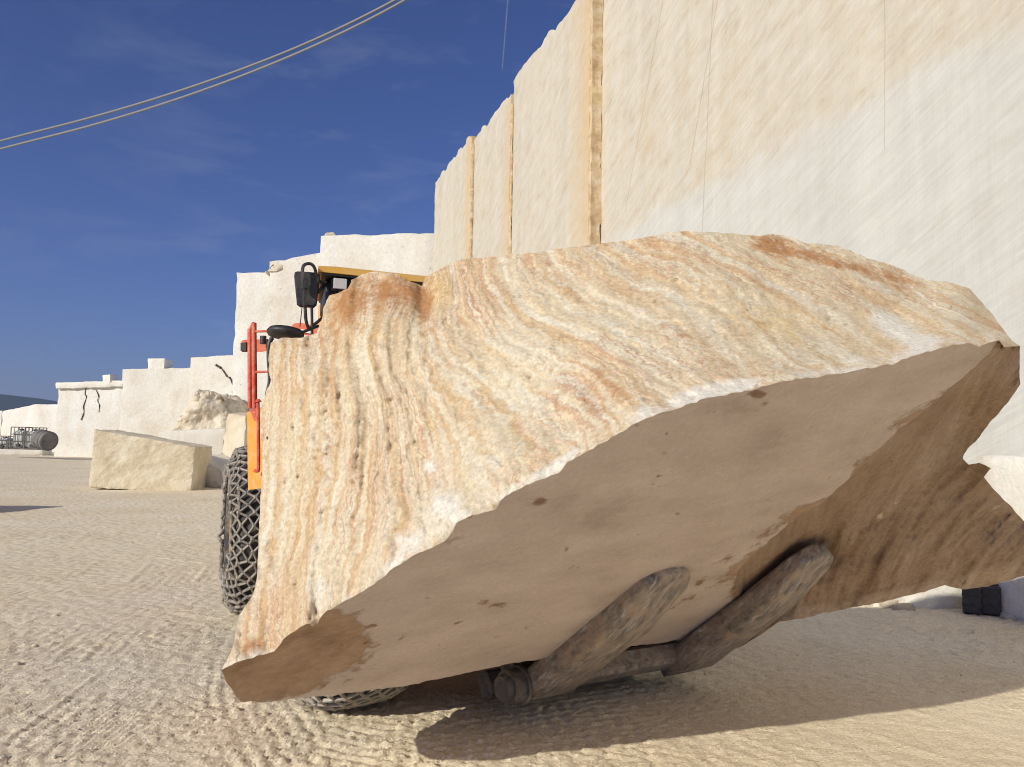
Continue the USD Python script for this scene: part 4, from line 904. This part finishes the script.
def wheel(center, fwd, outward):
    R, hw = 0.80, 0.31
    A = outward; M = frame(center, fwd, np.cross(A, fwd), A)
    w = thing_part('wheel')
    prof = [(0.42, -hw + 0.03), (0.50, -hw - 0.015), (0.62, -hw - 0.02), (0.70, -hw + 0.01), (0.745, -hw + 0.05), (0.765, -hw + 0.12), (0.77, 0), (0.765, hw - 0.12), (0.745, hw - 0.05), (0.70, hw - 0.01), (0.62, hw + 0.02), (0.50, hw + 0.015), (0.42, hw - 0.03), (0.42, -hw + 0.03)]
    obj('tyre', revolve(prof, 72, M), RUBBER, w, smooth=40)
    obj('rim', cat(revolve([(0.0, 0.10), (0.18, 0.14), (0.22, 0.08), (0.36, 0.06), (0.41, 0.2), (0.43, 0.29), (0.425, 0.26), (0.425, -0.28), (0.0, -0.28)], 48, M),
                   *[box((0.29 * math.cos(a), 0.29 * math.sin(a), 0.085), (0.04, 0.04, 0.04), M, 0.01) for a in np.linspace(0, 2 * np.pi, 12, endpoint=False)]), YELLOW, w, smooth=35)
    # chain net wrapped over the tread and down both side walls
    path = [(0.55, -hw - 0.03), (0.66, -hw - 0.028), (0.755, -hw + 0.04), (0.795, -hw + 0.14), (0.80, 0.0), (0.795, hw - 0.14), (0.755, hw - 0.04), (0.66, hw + 0.028), (0.55, hw + 0.03)]
    pp = np.array(path); L = np.concatenate([[0], np.cumsum(np.linalg.norm(np.diff(pp, axis=0), axis=1))])
    rows = 19; S = np.linspace(0, L[-1], rows)
    prr, pz = np.interp(S, L, pp[:, 0]), np.interp(S, L, pp[:, 1])
    N = 42
    jr_ = np.random.default_rng(5).normal(0, 0.012, (N + 2, rows, 2))
    node = lambda i, j: node0(i % N + jr_[i % N, j, 0] * 8, j) + [0, 0, jr_[i % N, j, 1]]
    node0 = lambda i, j: np.array([prr[j] * math.cos(2 * np.pi * (i + 0.5 * (j % 2)) / N), prr[j] * math.sin(2 * np.pi * (i + 0.5 * (j % 2)) / N), pz[j]])
    nrm = lambda i, j: np.array([math.cos(2 * np.pi * (i + 0.5 * (j % 2)) / N), math.sin(2 * np.pi * (i + 0.5 * (j % 2)) / N), 0]) if 2 <= j <= rows - 3 else np.array([0, 0, np.sign(pz[j])])
    segs = []
    for i in range(N):
        for j in range(rows - 1):
            for di in ((0, 1) if j % 2 else (-1, 0)):
                a, b = node(i, j), node(i + di + (0 if j % 2 else 0), j + 1)
                if j % 2 == 1:
                    b = node(i + di, j + 1)
                mid = (a + b) / 2; n_ = unit(nrm(i, j) + nrm(i, j + 1) + 1e-6)
                d = unit(b - a); s_ = unit(np.cross(d, n_)); ln = np.linalg.norm(b - a)
                segs.append(box((0, 0, 0), (ln * 0.98, 0.020, 0.030), frame(mid + n_ * 0.008, d, s_, np.cross(d, s_)), 0.007))
            if j % 2 == 0 and 1 < j < rows - 2:        # ring joining the links
                a = node(i, j); n_ = nrm(i, j)
                segs.append(box((0, 0, 0), (0.042, 0.042, 0.032), frame(a + n_ * 0.01, unit(np.cross([0, 0, 1], n_)) if abs(n_[2]) < .9 else np.array([1, 0, 0]), unit(np.cross(n_, unit(np.cross([0, 0, 1], n_)))) if abs(n_[2]) < .9 else np.array([0, 1, 0]), n_), 0.012))
    ch = cat(*segs); ch.apply_transform(M)
    obj('tyre_chain', ch, CHAIN, w)
    return w


def thing_part(name):
    x = UsdGeom.Xform.Define(stage, numbered(f'{loader.GetPath()}/{name}'))
    return x.GetPrim()


WHEELS = [(rl(-1.35, -0.93, 0.80), HR, -LR), (rl(-1.35, 0.93, 0.80), HR, LR), (fl(1.27, -0.93, 0.80), HF_, -LF), (fl(1.27, 0.93, 0.80), HF_, LF)]
for c_, h_, o_ in WHEELS:
    wheel(c_, h_, o_)
for M_, f0 in ((MR, -1.35), (MF, 1.27)):
    ax = trimesh.creation.cylinder(0.17, 1.7, sections=20); ax.apply_transform(trimesh.transformations.rotation_matrix(np.pi / 2, [1, 0, 0])); ax.apply_translation((f0, 0, 0.80)); ax.apply_transform(M_)
    part('axle', cat(ax, box((f0, 0, 0.80), (0.5, 0.5, 0.46), M_, 0.1)), STEEL, smooth=40)

part('rear_frame', cat(box((-1.0, 0, 0.95), (2.6, 0.9, 0.5), MR, 0.05), box((-0.1, 0, 1.05), (0.5, 0.6, 0.9), MR, 0.05)), STEEL)
part('engine_hood', hull([rl(f, l, z) for f, l, z in ((-0.95, -0.72, 1.3), (-0.95, 0.72, 1.3), (-2.75, -0.72, 1.25), (-2.75, 0.72, 1.25), (-0.95, -0.62, 2.25), (-0.95, 0.62, 2.25), (-2.6, -0.55, 1.98), (-2.6, 0.55, 1.98), (-2.78, -.6, 1.7), (-2.78, .6, 1.7))]), ORANGE)
for k in range(5):
    part('hood_slat', box((-1.3 - 0.24 * k, -0.70, 1.62), (0.12, 0.06, 0.36), MR, 0.01), BLACK)
part('counterweight', hull([rl(f, l, z) for f in (-2.75, -3.1) for l in (-1.15, 1.15) for z in ((0.7, 1.35) if f == -2.75 else (0.85, 1.3))]), YELLOW)
ex = tube([rl(-1.7, -0.3, 2.0), rl(-1.7, -0.3, 2.55), rl(-1.78, -0.3, 2.68)], 0.06, 12)
part('exhaust_pipe', ex, BLACK, smooth=40)
part('front_frame', cat(box((1.15, 0, 0.95), (1.9, 0.8, 0.55), MF, 0.05), hull([fl(f, l, z) for l in (-0.42, 0.42) for f, z in ((0.7, 1.1), (1.9, 1.1), (1.05, 1.75), (1.4, 1.75))])), YELLOW)

# cab
cab = thing_part('cab')
cf0, cf1, cl, cr, cz0, cz1 = -0.72, 0.30, 0.66, 0.54, 1.25, 2.95       # half width in front cl, behind cr
obj('cab_floor', cat(hull([rl(f, l, z) for f, w_ in ((cf0, cr), (cf1, cl)) for l in (-w_, w_) for z in (1.24, 1.40)]), box((-0.3, 0, 1.75), (0.5, 0.5, 0.7), MR, 0.08), box((0.15, 0, 1.8), (0.12, 0.4, 0.75), MR, 0.04)), BLACK, cab)
for f, l, m_ in ((cf1, -cl, BLACK), (cf1, cl, BLACK), (cf0, -cr, YELLOW), (cf0, cr, YELLOW)):
    obj('cab_pillar', box((f, l, (cz0 + cz1) / 2), (0.10, 0.09, cz1 - cz0), MR, 0.02), m_, cab)
for s_ in (-1, 1):
    obj('header_beam', hull([rl(f, s_ * w_ + e_, z) for f, w_ in ((cf0, cr), (cf1, cl)) for e_ in (-0.035, 0.035) for z in (2.82, 2.95)]), BLACK, cab)
    obj('side_window', hull([rl(f, s_ * (w_ + 0.01) + e_, z) for f, w_ in ((cf0 + 0.06, cr + 0.005), (cf1 - 0.06, cl - 0.005)) for e_ in (-0.005, 0.005) for z in (1.42, 2.82)]), GLASS, cab)
obj('header_beam', box((cf1, 0, 2.885), (0.09, 2 * cl - 0.1, 0.13), MR, 0.015), BLACK, cab)
obj('header_beam', box((cf0, 0, 2.885), (0.09, 2 * cr - 0.1, 0.13), MR, 0.015), BLACK, cab)
obj('windscreen', box((cf1 + 0.02, 0, 2.11), (0.012, 2 * cl - 0.1, 1.4), MR), GLASS, cab)
obj('rear_window', box((cf0, 0, 2.2), (0.012, 2 * cr - 0.1, 1.2), MR), GLASS, cab)
RT = ((0.50, 0.80), (-0.86, 0.60))
obj('roof', hull([rl(f, s_ * w_, z) for f, w_ in RT for s_ in (-1, 1) for z in (2.99, 3.035)] + [rl(f * 0.8 - 0.02, s_ * w_ * 0.8, 3.07) for f, w_ in RT for s_ in (-1, 1)]), ROOF_Y, cab, label='yellow cab roof')
obj('roof_lining', hull([rl(f * 0.97, s_ * (w_ - 0.03), z) for f, w_ in RT for s_ in (-1, 1) for z in (2.972, 2.988)]), BLACK, cab)
for l in (-0.62, -0.48, 0.48, 0.62):
    obj('work_lamp', cat(box((0.43, l, 2.915), (0.07, 0.125, 0.105), MR, 0.015)), BLACK, cab)
    obj('lamp_lens', box((0.472, l, 2.915), (0.014, 0.105, 0.085), MR, 0.004), LAMP, cab)

# mirrors: everything placed along the cab's front right corner
mq = lambda px, py, d: at(px, py, d)
MC = mq(306.5, 289, 5.95)
vx, vz = unit(np.cross(MC - CAM, ZUP)), ZUP                     # mirror back faces forward
vy = np.cross(vz, vx)
prof2 = []
for s_ in (0.0, 0.06):
    w_ = 1.0 if s_ == 0 else 0.9
    for a, b in ((-0.098, 0.10), (-0.094, 0.132), (-0.07, 0.142), (0.07, 0.142), (0.097, 0.13), (0.10, 0.09), (0.082, -0.12), (0.06, -0.142), (-0.045, -0.142), (-0.068, -0.125)):
        prof2.append(MC + vx * a * w_ + vz * b * w_ - vy * (s_ - 0.03) * 1)
mir = part('side_mirror', hull(prof2), BLACK, label='large rectangular black mirror seen from its back')
mtube = lambda pts, r=0.0105: tube(bend([mq(*q) for q in pts], 5), r, 8)
obj('mirror_arm', cat(mtube([(303, 288, 5.86), (302.5, 270, 5.86), (305, 264.5, 5.88), (311, 264, 5.9), (315, 269, 5.92), (317, 280, 5.96)], 0.013), mtube([(305, 305, 5.87), (306, 320, 5.9), (309, 328, 5.96), (315, 324, 6.05), (322, 318, 6.15)], 0.013), mtube([(311.5, 302, 5.95), (312, 320, 5.98), (312, 338, 6.0)], 0.011),
                        mtube([(304, 272, 5.85), (304, 306, 5.85)], 0.011), mtube([(317, 279, 5.96), (324, 284, 6.08), (331, 283, 6.2)], 0.013), mtube([(318, 292, 5.97), (324, 286, 6.1), (330, 277, 6.22)], 0.016), box((0, 0, 0), (0.05, 0.05, 0.09), frame(mq(304.5, 284, 5.86), vx, vy, vz), 0.01)), BLACK, mir, smooth=40)
DC_ = mq(285.5, 333, 6.0)
rm = part('round_mirror', revolve([(0.0, -0.035), (0.09, -0.04), (0.128, -0.03), (0.142, -0.01), (0.142, 0.008), (0.125, 0.03), (0.07, 0.045), (0.0, 0.05)], 32, frame(DC_, unit(np.cross([0, 1, 0], unit([0.05, 0.12, 1]))), unit(np.cross(unit([0.05, 0.12, 1]), np.cross([0, 1, 0], unit([0.05, 0.12, 1])))), unit([0.05, 0.12, 1]))), BLACK, smooth=50, label='flat round black mirror above the fender')
obj('mirror_arm', mtube([(300, 333, 6.02), (308, 330, 6.06), (318, 326, 6.2)], 0.012), BLACK, rm, smooth=40)
part('radio_aerial', tube([mq(300, 327, 6.4), mq(302, 307, 6.4)], 0.004, 6), BLACK)

# platform, ladder and fender on its right side
gx = rl
part('side_platform', cat(box((-0.25, -0.84, 1.22), (0.8, 0.42, 0.06), MR, 0.01)), STEEL)
part('fuel_tank', box((-0.18, -0.86, 0.86), (0.6, 0.42, 0.62), MR, 0.06), BLACK)
lp = mq(254, 449, 6.62)
panel = part('ladder_panel', hull([mq(x, y, d) for x, y, d in ((247, 412, 6.64), (262, 408, 6.45), (264, 488, 6.45), (248, 490, 6.64), (247, 412, 6.70), (262, 408, 6.51), (264, 488, 6.51), (248, 490, 6.70))]), YELLOW, label='orange yellow panel beside the ladder')
lad = part('ladder', cat(tube([mq(250.0, 408, 6.62), mq(249.8, 329, 6.62)], 0.020, 10), tube([mq(254.6, 408, 6.58), mq(254.0, 323, 6.58)], 0.022, 10), tube([mq(249.8, 330, 6.62), mq(254.0, 323, 6.58)], 0.016, 8)), RED, smooth=40, label='red orange ladder rails')
for y in (331.5, 372.0):
    obj('rung', tube([mq(254, y, 6.58), mq(276, y - 0.5, 6.5)], 0.011, 8), RED, lad, smooth=40)
obj('bracket', hull([mq(x, y, d) for d in (6.52, 6.55) for x, y in ((249, 409), (265, 407), (258, 420), (254, 420))]), RED, lad)
part('handrail', tube(bend([mq(258, 400, 6.42), mq(258.3, 430, 6.42), mq(258.5, 466, 6.42), mq(257.5, 471, 6.42), mq(254.5, 470.5, 6.43)], 4), 0.014, 8), RED, smooth=40)
part('handrail', tube([mq(258.2, 402, 6.42), mq(257.9, 399, 6.42)], [0.03, 0.012], 8), RED, smooth=40)
sl = part('side_lamp_box', hull([mq(x, y, d) for d in (6.9, 7.1) for x, y in ((241, 342), (243, 340), (268, 339), (270, 350), (262, 352), (242, 352))]), ORANGE, label='orange box with a dark lamp beyond the ladder')
obj('lamp_lens', hull([mq(x, y, d) for d in (6.86, 6.92) for x, y in ((240.5, 343), (246, 342), (246, 351.5), (240.5, 351))]), BLACK, sl)
obj('knob', tube([mq(263, 344, 6.85), mq(263.3, 336, 6.85)], 0.028, 10), BLACK, sl, smooth=40)
part('hose', tube(bend([mq(272, 338, 6.4), mq(269, 345, 6.38), mq(268.5, 360, 6.38), mq(269.5, 380, 6.38), mq(267, 394, 6.38), mq(267.5, 399, 6.38)], 5), np.interp(np.linspace(0, 1, 26), [0, .5, 1], [0.020, 0.014, 0.018]), 8), BLACK, smooth=40)
hp = part('air_filter_cover', hull([mq(x, y, d) for d in (6.75, 7.3) for x, y in ((284, 334), (294, 323.5), (300, 322.5), (318, 326), (318, 336))]), ORANGE, label='sloping orange cover behind the round mirror')
obj('label_plate', hull([mq(x, y, d) for d in (6.738, 6.744) for x, y in ((300, 329), (311, 330), (310.5, 333.5), (299.5, 332))]), WHITE_L, hp)
fd = []
for a in np.linspace(25, 155, 12):
    for r_ in (0.93, 0.97):
        fd.append((r_ * math.cos(math.radians(a)), r_ * math.sin(math.radians(a))))
for f0, l0, M_ in ((-1.35, 0.93, MR),):
    segs = [hull([(M_ @ np.array([f0 + fd[2 * k + i][0], l0 + s_, 0.8 + fd[2 * k + i][1], 1]))[:3] for i in range(4) for s_ in (-0.33, 0.33)]) for k in range(11)]
    part('fender', cat(*segs), YELLOW)

# boom and fork carriage
FT1, FR1 = at(678, 570, 4.05), at(545, 680, 4.86)
fd1 = unit(FT1 - FR1)
pn = unit(-PLANE); pn = pn - fd1 * (pn @ fd1); pn = unit(pn)       # away from the flat underside
sd = np.cross(fd1, pn); sd = sd if sd[0] > 0 else -sd
FT2, FR2 = at(826, 553, 4.74), at(690, 655, 5.50)


def fork_mesh(R0, T0, width=0.38):
    """A forged tine: wide tapering blade, rounded tip, thick heel and an upright shank."""
    d = unit(T0 - R0); n_ = unit(pn - d * (pn @ d)); s_ = np.cross(d, n_); s_ = s_ if s_[0] > 0 else -s_
    L = np.linalg.norm(T0 - R0)
    st = [(-0.10, 0.06, 0.62, 1.0), (-0.04, 0.03, 0.85, 1.0)] + [(t, 0.0, 1.0, 1.0) for t in np.linspace(0.02, 0.6, 14)] + [(t, 0, 1.0 - 0.5 * ((t - 0.6) / 0.4) ** 1.3, 1.0 if t < 0.88 else math.sqrt(max(0.04, 1 - ((t - 0.88) / 0.125) ** 2))) for t in np.linspace(0.63, 1.0, 16)]
    V, att, m_ = [], [], 28
    for t, lift, th, wd in st:
        c = R0 + d * (t * L)
        hw, ht = width / 2 * wd, 0.095 * th
        ang = np.linspace(0, 2 * np.pi, m_, endpoint=False)
        ex_ = np.sign(np.cos(ang)) * np.abs(np.cos(ang)) ** 0.42 * hw; ey = np.sign(np.sin(ang)) * np.abs(np.sin(ang)) ** 0.42 * ht
        top = -0.075                                                  # upper face lies against the stone
        for a_, b_ in zip(ex_, ey):
            V.append(c + s_ * a_ + n_ * (b_ + top + ht)); att.append((t * L, a_, b_))
    V = np.array(V); att = np.array(att)
    V += (0.016 * (fbm(V * 11, 4, 3) - 0.5))[:, None] * n_
    Fc = []
    for i in range(len(st) - 1):
        for k in range(m_):
            p, q = i * m_ + k, i * m_ + (k + 1) % m_
            Fc += [[p, p + m_, q + m_], [p, q + m_, q]]
    n0 = len(V)
    V = np.vstack([V, V[:m_].mean(0), V[n0 - m_:n0].mean(0)]); att = np.vstack([att, att[0], att[-1]])
    for k in range(m_):
        Fc += [[n0, k, (k + 1) % m_], [n0 + 1, n0 - m_ + (k + 1) % m_, n0 - m_ + k]]
    me = trimesh.Trimesh(V, Fc, process=False)
    if me.volume < 0:
        me.invert()
    shank = hull([R0 + d * a_ + s_ * b_ + n_ * c_ for a_ in (-0.16, -0.02) for b_ in (-width / 2 * .9, width / 2 * .9) for c_ in (0.06, -0.95)])
    return me, att, shank


for R0, T0 in ((FR1, FT1), (FR2, FT2)):
    me, att, shank = fork_mesh(R0, T0)
    fk = part('fork', me, FORK, smooth=True, attrs={'bed': att}, label='scraped steel fork tine under the stone')
    obj('shank', shank, STEEL, fk)
    R1 = R0 - sd * 0.235 + fd1 * -0.02
    if R0 is FR1:                                                     # rounded pivot boss at the heel
        obj('pivot_boss', cat(tube([R0 - sd * 0.13, R0 - sd * 0.30], 0.10, 18), tube([R0 - sd * 0.28, R0 - sd * 0.34], [0.085, 0.07], 18), tube([R0 - sd * 0.19, R0 - sd * 0.215], 0.115, 18)), STEEL, fk, smooth=40)
cb = unit(FR2 - FR1)
bar = box((0, 0, 0), (np.linalg.norm(FR2 - FR1) - 0.15, 0.16, 0.15), frame((FR1 + FR2) / 2 - fd1 * 0.02 - pn * 0.03, cb, unit(np.cross(pn, cb)), np.cross(cb, unit(np.cross(pn, cb)))), 0.03)
part('lower_crossbar', bar, FORK, attrs={'bed': bar.vertices - FR1})
bk = unit(np.cross(sd, pn)); bk = bk if bk @ fd1 < 0 else -bk
ccen = (FR1 + FR2) / 2 + bk * 0.28
part('fork_carriage', cat(*[box((0, 0, 0), (1.7, 0.12, 0.16), frame(ccen - pn * h, cb, bk, np.cross(cb, bk)), 0.02) for h in (0.12, 0.5, 0.9)], *[hull([ccen + cb * s_ + bk * b_ - pn * h for s_ in (x - 0.05, x + 0.05) for b_ in (-0.06, 0.2) for h in (0.08, 0.95)]) for x in (-0.45, 0.45)]), STEEL)
for s_ in (-0.38, 0.38):
    P0, P1, P2 = fl(1.1, s_, 1.62), fl(1.75, s_, 1.62), ccen + cb * s_ + bk * 0.12 - pn * 0.2
    part('boom_arm', cat(hull([p + LF * w_ + ZUP * h for p in (P0, P1) for w_ in (-0.07, 0.07) for h in (-0.16, 0.16)]), hull([p + LF * w_ + ZUP * h for p, hh in ((P1, 0.16), (P2, 0.09)) for w_ in (-0.07, 0.07) for h in (-hh, hh)])), YELLOW)
part('tilt_cylinder', cat(tube([fl(1.1, 0, 1.7), fl(1.6, 0, 1.6)], 0.09, 16), tube([fl(1.6, 0, 1.6), ccen + bk * 0.15 - pn * 0.75], 0.05, 14)), STEEL, smooth=40)

# ---------------------------------------------------------------- small things round about
g_near = lambda px, py: onground(px, py)


def canister(px0, px1, ytop, ybot, name, label, seed):
    b = onground((px0 + px1) / 2, ybot); d = b[1]
    w_ = (px1 - px0) / F * d; h = (at(px0, ytop, d) - at(px0, ybot, d))[2]
    t = thing(name, label, 'canister', b)
    v = unit([b[0], b[1], 0]); s_ = np.array([v[1], -v[0], 0]); M = frame(b, s_, v, ZUP)
    obj('body', cat(box((0, 0.1, h * 0.46), (w_, 0.18, h * 0.92), M, 0.02), box((0, 0.1, h * 0.62), (w_ * 1.04, 0.19, 0.02), M, 0.005), box((0, 0.1, h * 0.3), (w_ * 1.04, 0.19, 0.02), M, 0.005)), BLACK, t)
    obj('cap', tube([b + v * 0.1 + ZUP * h * 0.92 + s_ * w_ * 0.2, b + v * 0.1 + ZUP * h + s_ * w_ * 0.2], w_ * 0.16, 12), BLACK, t, smooth=40)
    obj('handle', tube(bend([b + v * 0.1 + ZUP * h * 0.9 - s_ * w_ * 0.35, b + v * 0.1 + ZUP * h * 1.02 - s_ * w_ * 0.25, b + v * 0.1 + ZUP * h * 0.98 + s_ * w_ * 0.05, b + v * 0.1 + ZUP * h * 0.9 + s_ * w_ * 0.08], 4), 0.012, 8), BLACK, t, smooth=40)
    return t


canister(964, 980.5, 584, 615, 'plastic_canister', 'left of two black canisters standing by the quarry wall under the block', 1)
canister(982, 1000, 584, 616, 'plastic_canister', 'right of two black canisters standing by the quarry wall under the block', 2)


def floor_block(name, label, px, depth, m, seg, seed, amp=0.05, chip=0.07, freq=1.8, category='stone block'):
    """Block whose front base line lies on the ground between two pixels."""
    (x0, y0), (x1, y1), h = px
    A, B = onground(x0, y0), onground(x1, y1)
    d = unit(B - A); back = np.array([-d[1], d[0], 0]) * depth
    if back[1] < 0:
        back = -back
    z = ZUP * h; lo = -ZUP * 0.06
    c8 = [A + lo, B + lo, B + back + lo, A + back + lo, A + z, B + z * 0.96, B + back + z * 0.93, A + back + z * 1.02]
    t = obj(name, rough_hexa(c8, seg, amp, freq, chip, seed), m, None, smooth=35)
    tag(t, label, category)
    return t


wl = [WB + WD * s_ + WN * o for s_, o in ((-3.2, 0.62), (-0.25, 0.62), (-0.25, -0.2), (-3.2, -0.2))]
c8 = [wl[k] + ZUP * z for z in (-0.1, 1.62) for k in (1, 0, 3, 2)]
tag(obj('stone_block', rough_hexa(c8, (30, 8, 18), 0.05, 1.2, 0.09, 71), M_WHITE, None, smooth=35), 'low white block standing against the foot of the big wall at the right edge', 'stone block')
floor_block('stone_block', 'small white stone low at the foot of the big wall, left of the black canisters', ((912, 608), (966, 608), 0.30), 0.5, M_WHITE, (18, 10, 8), 72)
floor_block('stone_chip', 'white stone chip at the foot of the wall, right of the black canisters', ((1000, 609), (1040, 608), 0.24), 0.4, M_WHITE, (14, 8, 7), 73)
for i, (x, y, w_, h, m, lab) in enumerate([(890, 608, 22, 0.10, M_RUBBLE, 'flat grey shard lying left of the small white stone by the wall'), (906, 611, 26, 0.07, M_RUBBLE, 'dark flat shard in front of the small white stone by the wall'), (880, 607, 16, 0.06, M_WHITE, 'pale thin shard farthest left along the wall foot'), (1012, 620, 14, 0.05, M_RUBBLE, 'small dark stone in front of the black canisters')]):
    floor_block('stone_chip', lab, ((x - w_ / 2, y), (x + w_ / 2, y + 1), h), 0.22, m, (10, 7, 5), 80 + i, 0.04, 0.06, 4.0)
floor_block('stone_slab', 'long flat white slab carrying the caged tanks at the far left', ((-14, 455), (42, 455.5), 0.55), 3.0, M_WHITE, (24, 10, 4), 90, 0.06, 0.1)
sb = onground(20, 455.3)


def cage_tank(px0, px1, ytop, ybot, d, label, dark=False):
    A, B = at(px0, ybot, d), at(px1, ybot, d); top = at(px0, ytop, d)[2]; z0 = 0.56
    c = (A + B) / 2; c[2] = z0; w_ = B[0] - A[0]; h = top - z0; dp = w_ * 0.9
    t = thing('caged_tank', label, 'tank', c)
    M = frame(c, np.array([1.0, 0, 0]), np.array([0, 1.0, 0]), ZUP)
    obj('tank', box((0, dp / 2, h * 0.46), (w_ * 0.86, dp * 0.86, h * 0.78), M, 0.1), M_TANK, t)
    obj('neck', tube([c + [0, dp / 2, h * 0.84], c + [0, dp / 2, h * 0.93]], 0.12, 12), BLACK, t, smooth=40)
    obj('valve', tube([c + [w_ * 0.05, 0.08, h * 0.2], c + [w_ * 0.05, -0.06, h * 0.2]], 0.11, 12), BLACK, t, smooth=40)
    obj('pallet', box((0, dp / 2, 0.05), (w_, dp, 0.10), M, 0.02), STEEL, t)
    bars = []
    for x in np.linspace(-w_ / 2, w_ / 2, 5):
        for y in (0, dp):
            bars.append(tube([c + [x, y, 0], c + [x, y, h]], 0.035 if abs(x) > w_ * .45 else 0.022, 6))
    for z in np.linspace(0.08, h, 4):
        q = [c + [-w_ / 2, 0, z], c + [w_ / 2, 0, z], c + [w_ / 2, dp, z], c + [-w_ / 2, dp, z]]
        bars += [tube([q[k], q[(k + 1) % 4]], 0.026, 6) for k in range(4)]
    obj('cage', cat(*bars), STEEL, t)


M_TANK = plain('pale_tank_plastic', (0.55, 0.56, 0.53), 0.5, dirt_amount=0.5, scale=2)
cage_tank(10, 24, 427, 447, 49.0, 'left of two wire-caged pale tanks on the white slab')
cage_tank(24, 38, 427.5, 447, 48.6, 'right of two wire-caged pale tanks, beside the dark tilted drum')
cage_tank(-6, 8, 436, 447, 49.5, 'low caged tank cut by the left edge of the picture')
dc = at(44.5, 440, 47.6)
dr = thing('storage_drum', 'dark grey tilted drum at the right end of the white slab', 'drum', dc)
ax_ = unit([0.9, -0.42, -0.16]); e1 = unit(np.cross(ax_, ZUP)); M = frame(dc, e1, np.cross(ax_, e1), ax_)
M_DRUM = plain('grey_drum', (0.13, 0.125, 0.12), 0.7, dirt=(0.3, 0.26, 0.21), dirt_amount=0.5, scale=2)
obj('shell', revolve([(0.0, -0.52), (0.55, -0.5), (0.60, -0.44), (0.58, -0.15), (0.61, -0.12), (0.58, -0.09), (0.58, 0.2), (0.61, 0.23), (0.58, 0.26), (0.60, 0.45), (0.55, 0.5), (0.53, 0.46), (0.0, 0.45)], 28, M), M_DRUM, dr, smooth=40)
obj('bung', tube([dc + ax_ * 0.44 + e1 * 0.3, dc + ax_ * 0.51 + e1 * 0.3], 0.06, 10), STEEL, dr, smooth=40)

# two blocks just outside the left edge, whose shadows reach into view
for k, (cx, cy, w_, dp, h, lab) in enumerate(((-11.4, 16.6, 2.2, 1.2, 0.9, 'cream block just outside the left edge, throwing the farther of two sand shadows'), (-5.6, 7.1, 0.8, 0.5, 0.5, 'small cream block just outside the left edge, throwing the nearer of two sand shadows'))):
    c8 = [(cx - w_, cy - dp, -0.05), (cx, cy - dp, -0.05), (cx, cy, -0.05), (cx - w_, cy, -0.05), (cx - w_, cy - dp, h), (cx, cy - dp, h * 0.8), (cx, cy, h), (cx - w_, cy, h * 0.9)]
    tag(obj('stone_block', rough_hexa(c8, (16, 10, 8), 0.06, 1.8, 0.08, 95 + k), M_CREAM, None, smooth=35), lab, 'stone block')

# overhead cables
M_CABLE = plain('cable', (0.21, 0.21, 0.21), 0.7, dirt_amount=0.05)
for k, (dy, lab) in enumerate(((0, 'upper of two parallel pale overhead cables crossing the sky'), (8, 'lower of two parallel pale overhead cables crossing the sky'))):
    px = [-260, -120, 0, 100, 200, 300, 395, 480, 560]
    py = [205, 174, 141 + dy, 115 + dy, 84 + dy * 0.9, 46 + dy * 0.75, 0 + dy * 0.7, -52 + 4 * (k > 0), -112 + 3 * (k > 0)]
    if k:
        py[0] += 8; py[1] += 8
    dd = np.linspace(46, 27, len(px))
    tag(obj('overhead_cable', tube(bend([at(a, b, d) for a, b, d in zip(px, py, dd)], 6), 0.058, 6), M_CABLE, None, smooth=40), lab, 'cable')

# gravel scattered on the floor
G = UsdGeom.PointInstancer.Define(stage, '/World/gravel')
tag(G, 'loose stone chips scattered over the sandy quarry floor', 'gravel', kind='stuff')
protos = []
for k in range(4):
    m = trimesh.creation.icosphere(1, 1.0); v = m.vertices * (1 + 0.5 * (fbm(m.vertices * 1.3 + 5 * k, 3, k)[:, None] - 0.5)) * [1, 0.8, 0.55]
    pth = f'/World/gravel/chip{"" if k == 0 else f"_{k:03d}"}'
    usdkit.mesh(stage, pth, trimesh.Trimesh(v, m.faces, process=False), M_OCHRE if k % 2 else M_CREAM)
    protos.append(pth)
G.CreatePrototypesRel().SetTargets([Sdf.Path(p) for p in protos])
n_ = 5200
rr = np.exp(rng.uniform(np.log(2.2), np.log(24), n_)); tt = np.radians(rng.uniform(-44, 44, n_))
keep = fbm(np.stack([rr * np.sin(tt), rr * np.cos(tt), 0 * rr], -1) * 0.8, 3, 91) > rng.uniform(0.25, 0.75, n_)
rr, tt = rr[keep], tt[keep]
sz = 0.004 + 0.006 * rng.random(len(rr)) ** 3 + 0.022 * rng.random(len(rr)) * (rng.random(len(rr)) > 0.94)
G.CreatePositionsAttr(Vt.Vec3fArray.FromNumpy(np.stack([rr * np.sin(tt), rr * np.cos(tt), sz * 0.2], -1).astype(np.float32)))
G.CreateScalesAttr(Vt.Vec3fArray.FromNumpy(np.repeat(sz[:, None], 3, 1).astype(np.float32)))
ang = rng.uniform(0, np.pi, len(rr))
G.CreateOrientationsAttr(Vt.QuathArray([Gf.Quath(math.cos(a), 0, 0, math.sin(a)) for a in ang]))
G.CreateProtoIndicesAttr(Vt.IntArray.FromNumpy(rng.integers(0, 4, len(rr)).astype(np.int32)))

# ---------------------------------------------------------------- the air: a thin dusty haze in one closed box
hz = mat('haze_air', {'v': ('principled_volume', {'color': (0.62, 0.72, 0.95), 'density': 0.00016, 'anisotropy': 0.2})}, [], surface=None)
UsdShade.Material.Get(stage, '/World/Looks/haze_air').CreateVolumeOutput('cycles').ConnectToSource(UsdShade.Shader.Get(stage, '/World/Looks/haze_air/v').CreateOutput('volume', Sdf.ValueTypeNames.Token))
tag(obj('haze', box((0, 0, 64), (6000, 6000, 134)), hz), kind='stuff')
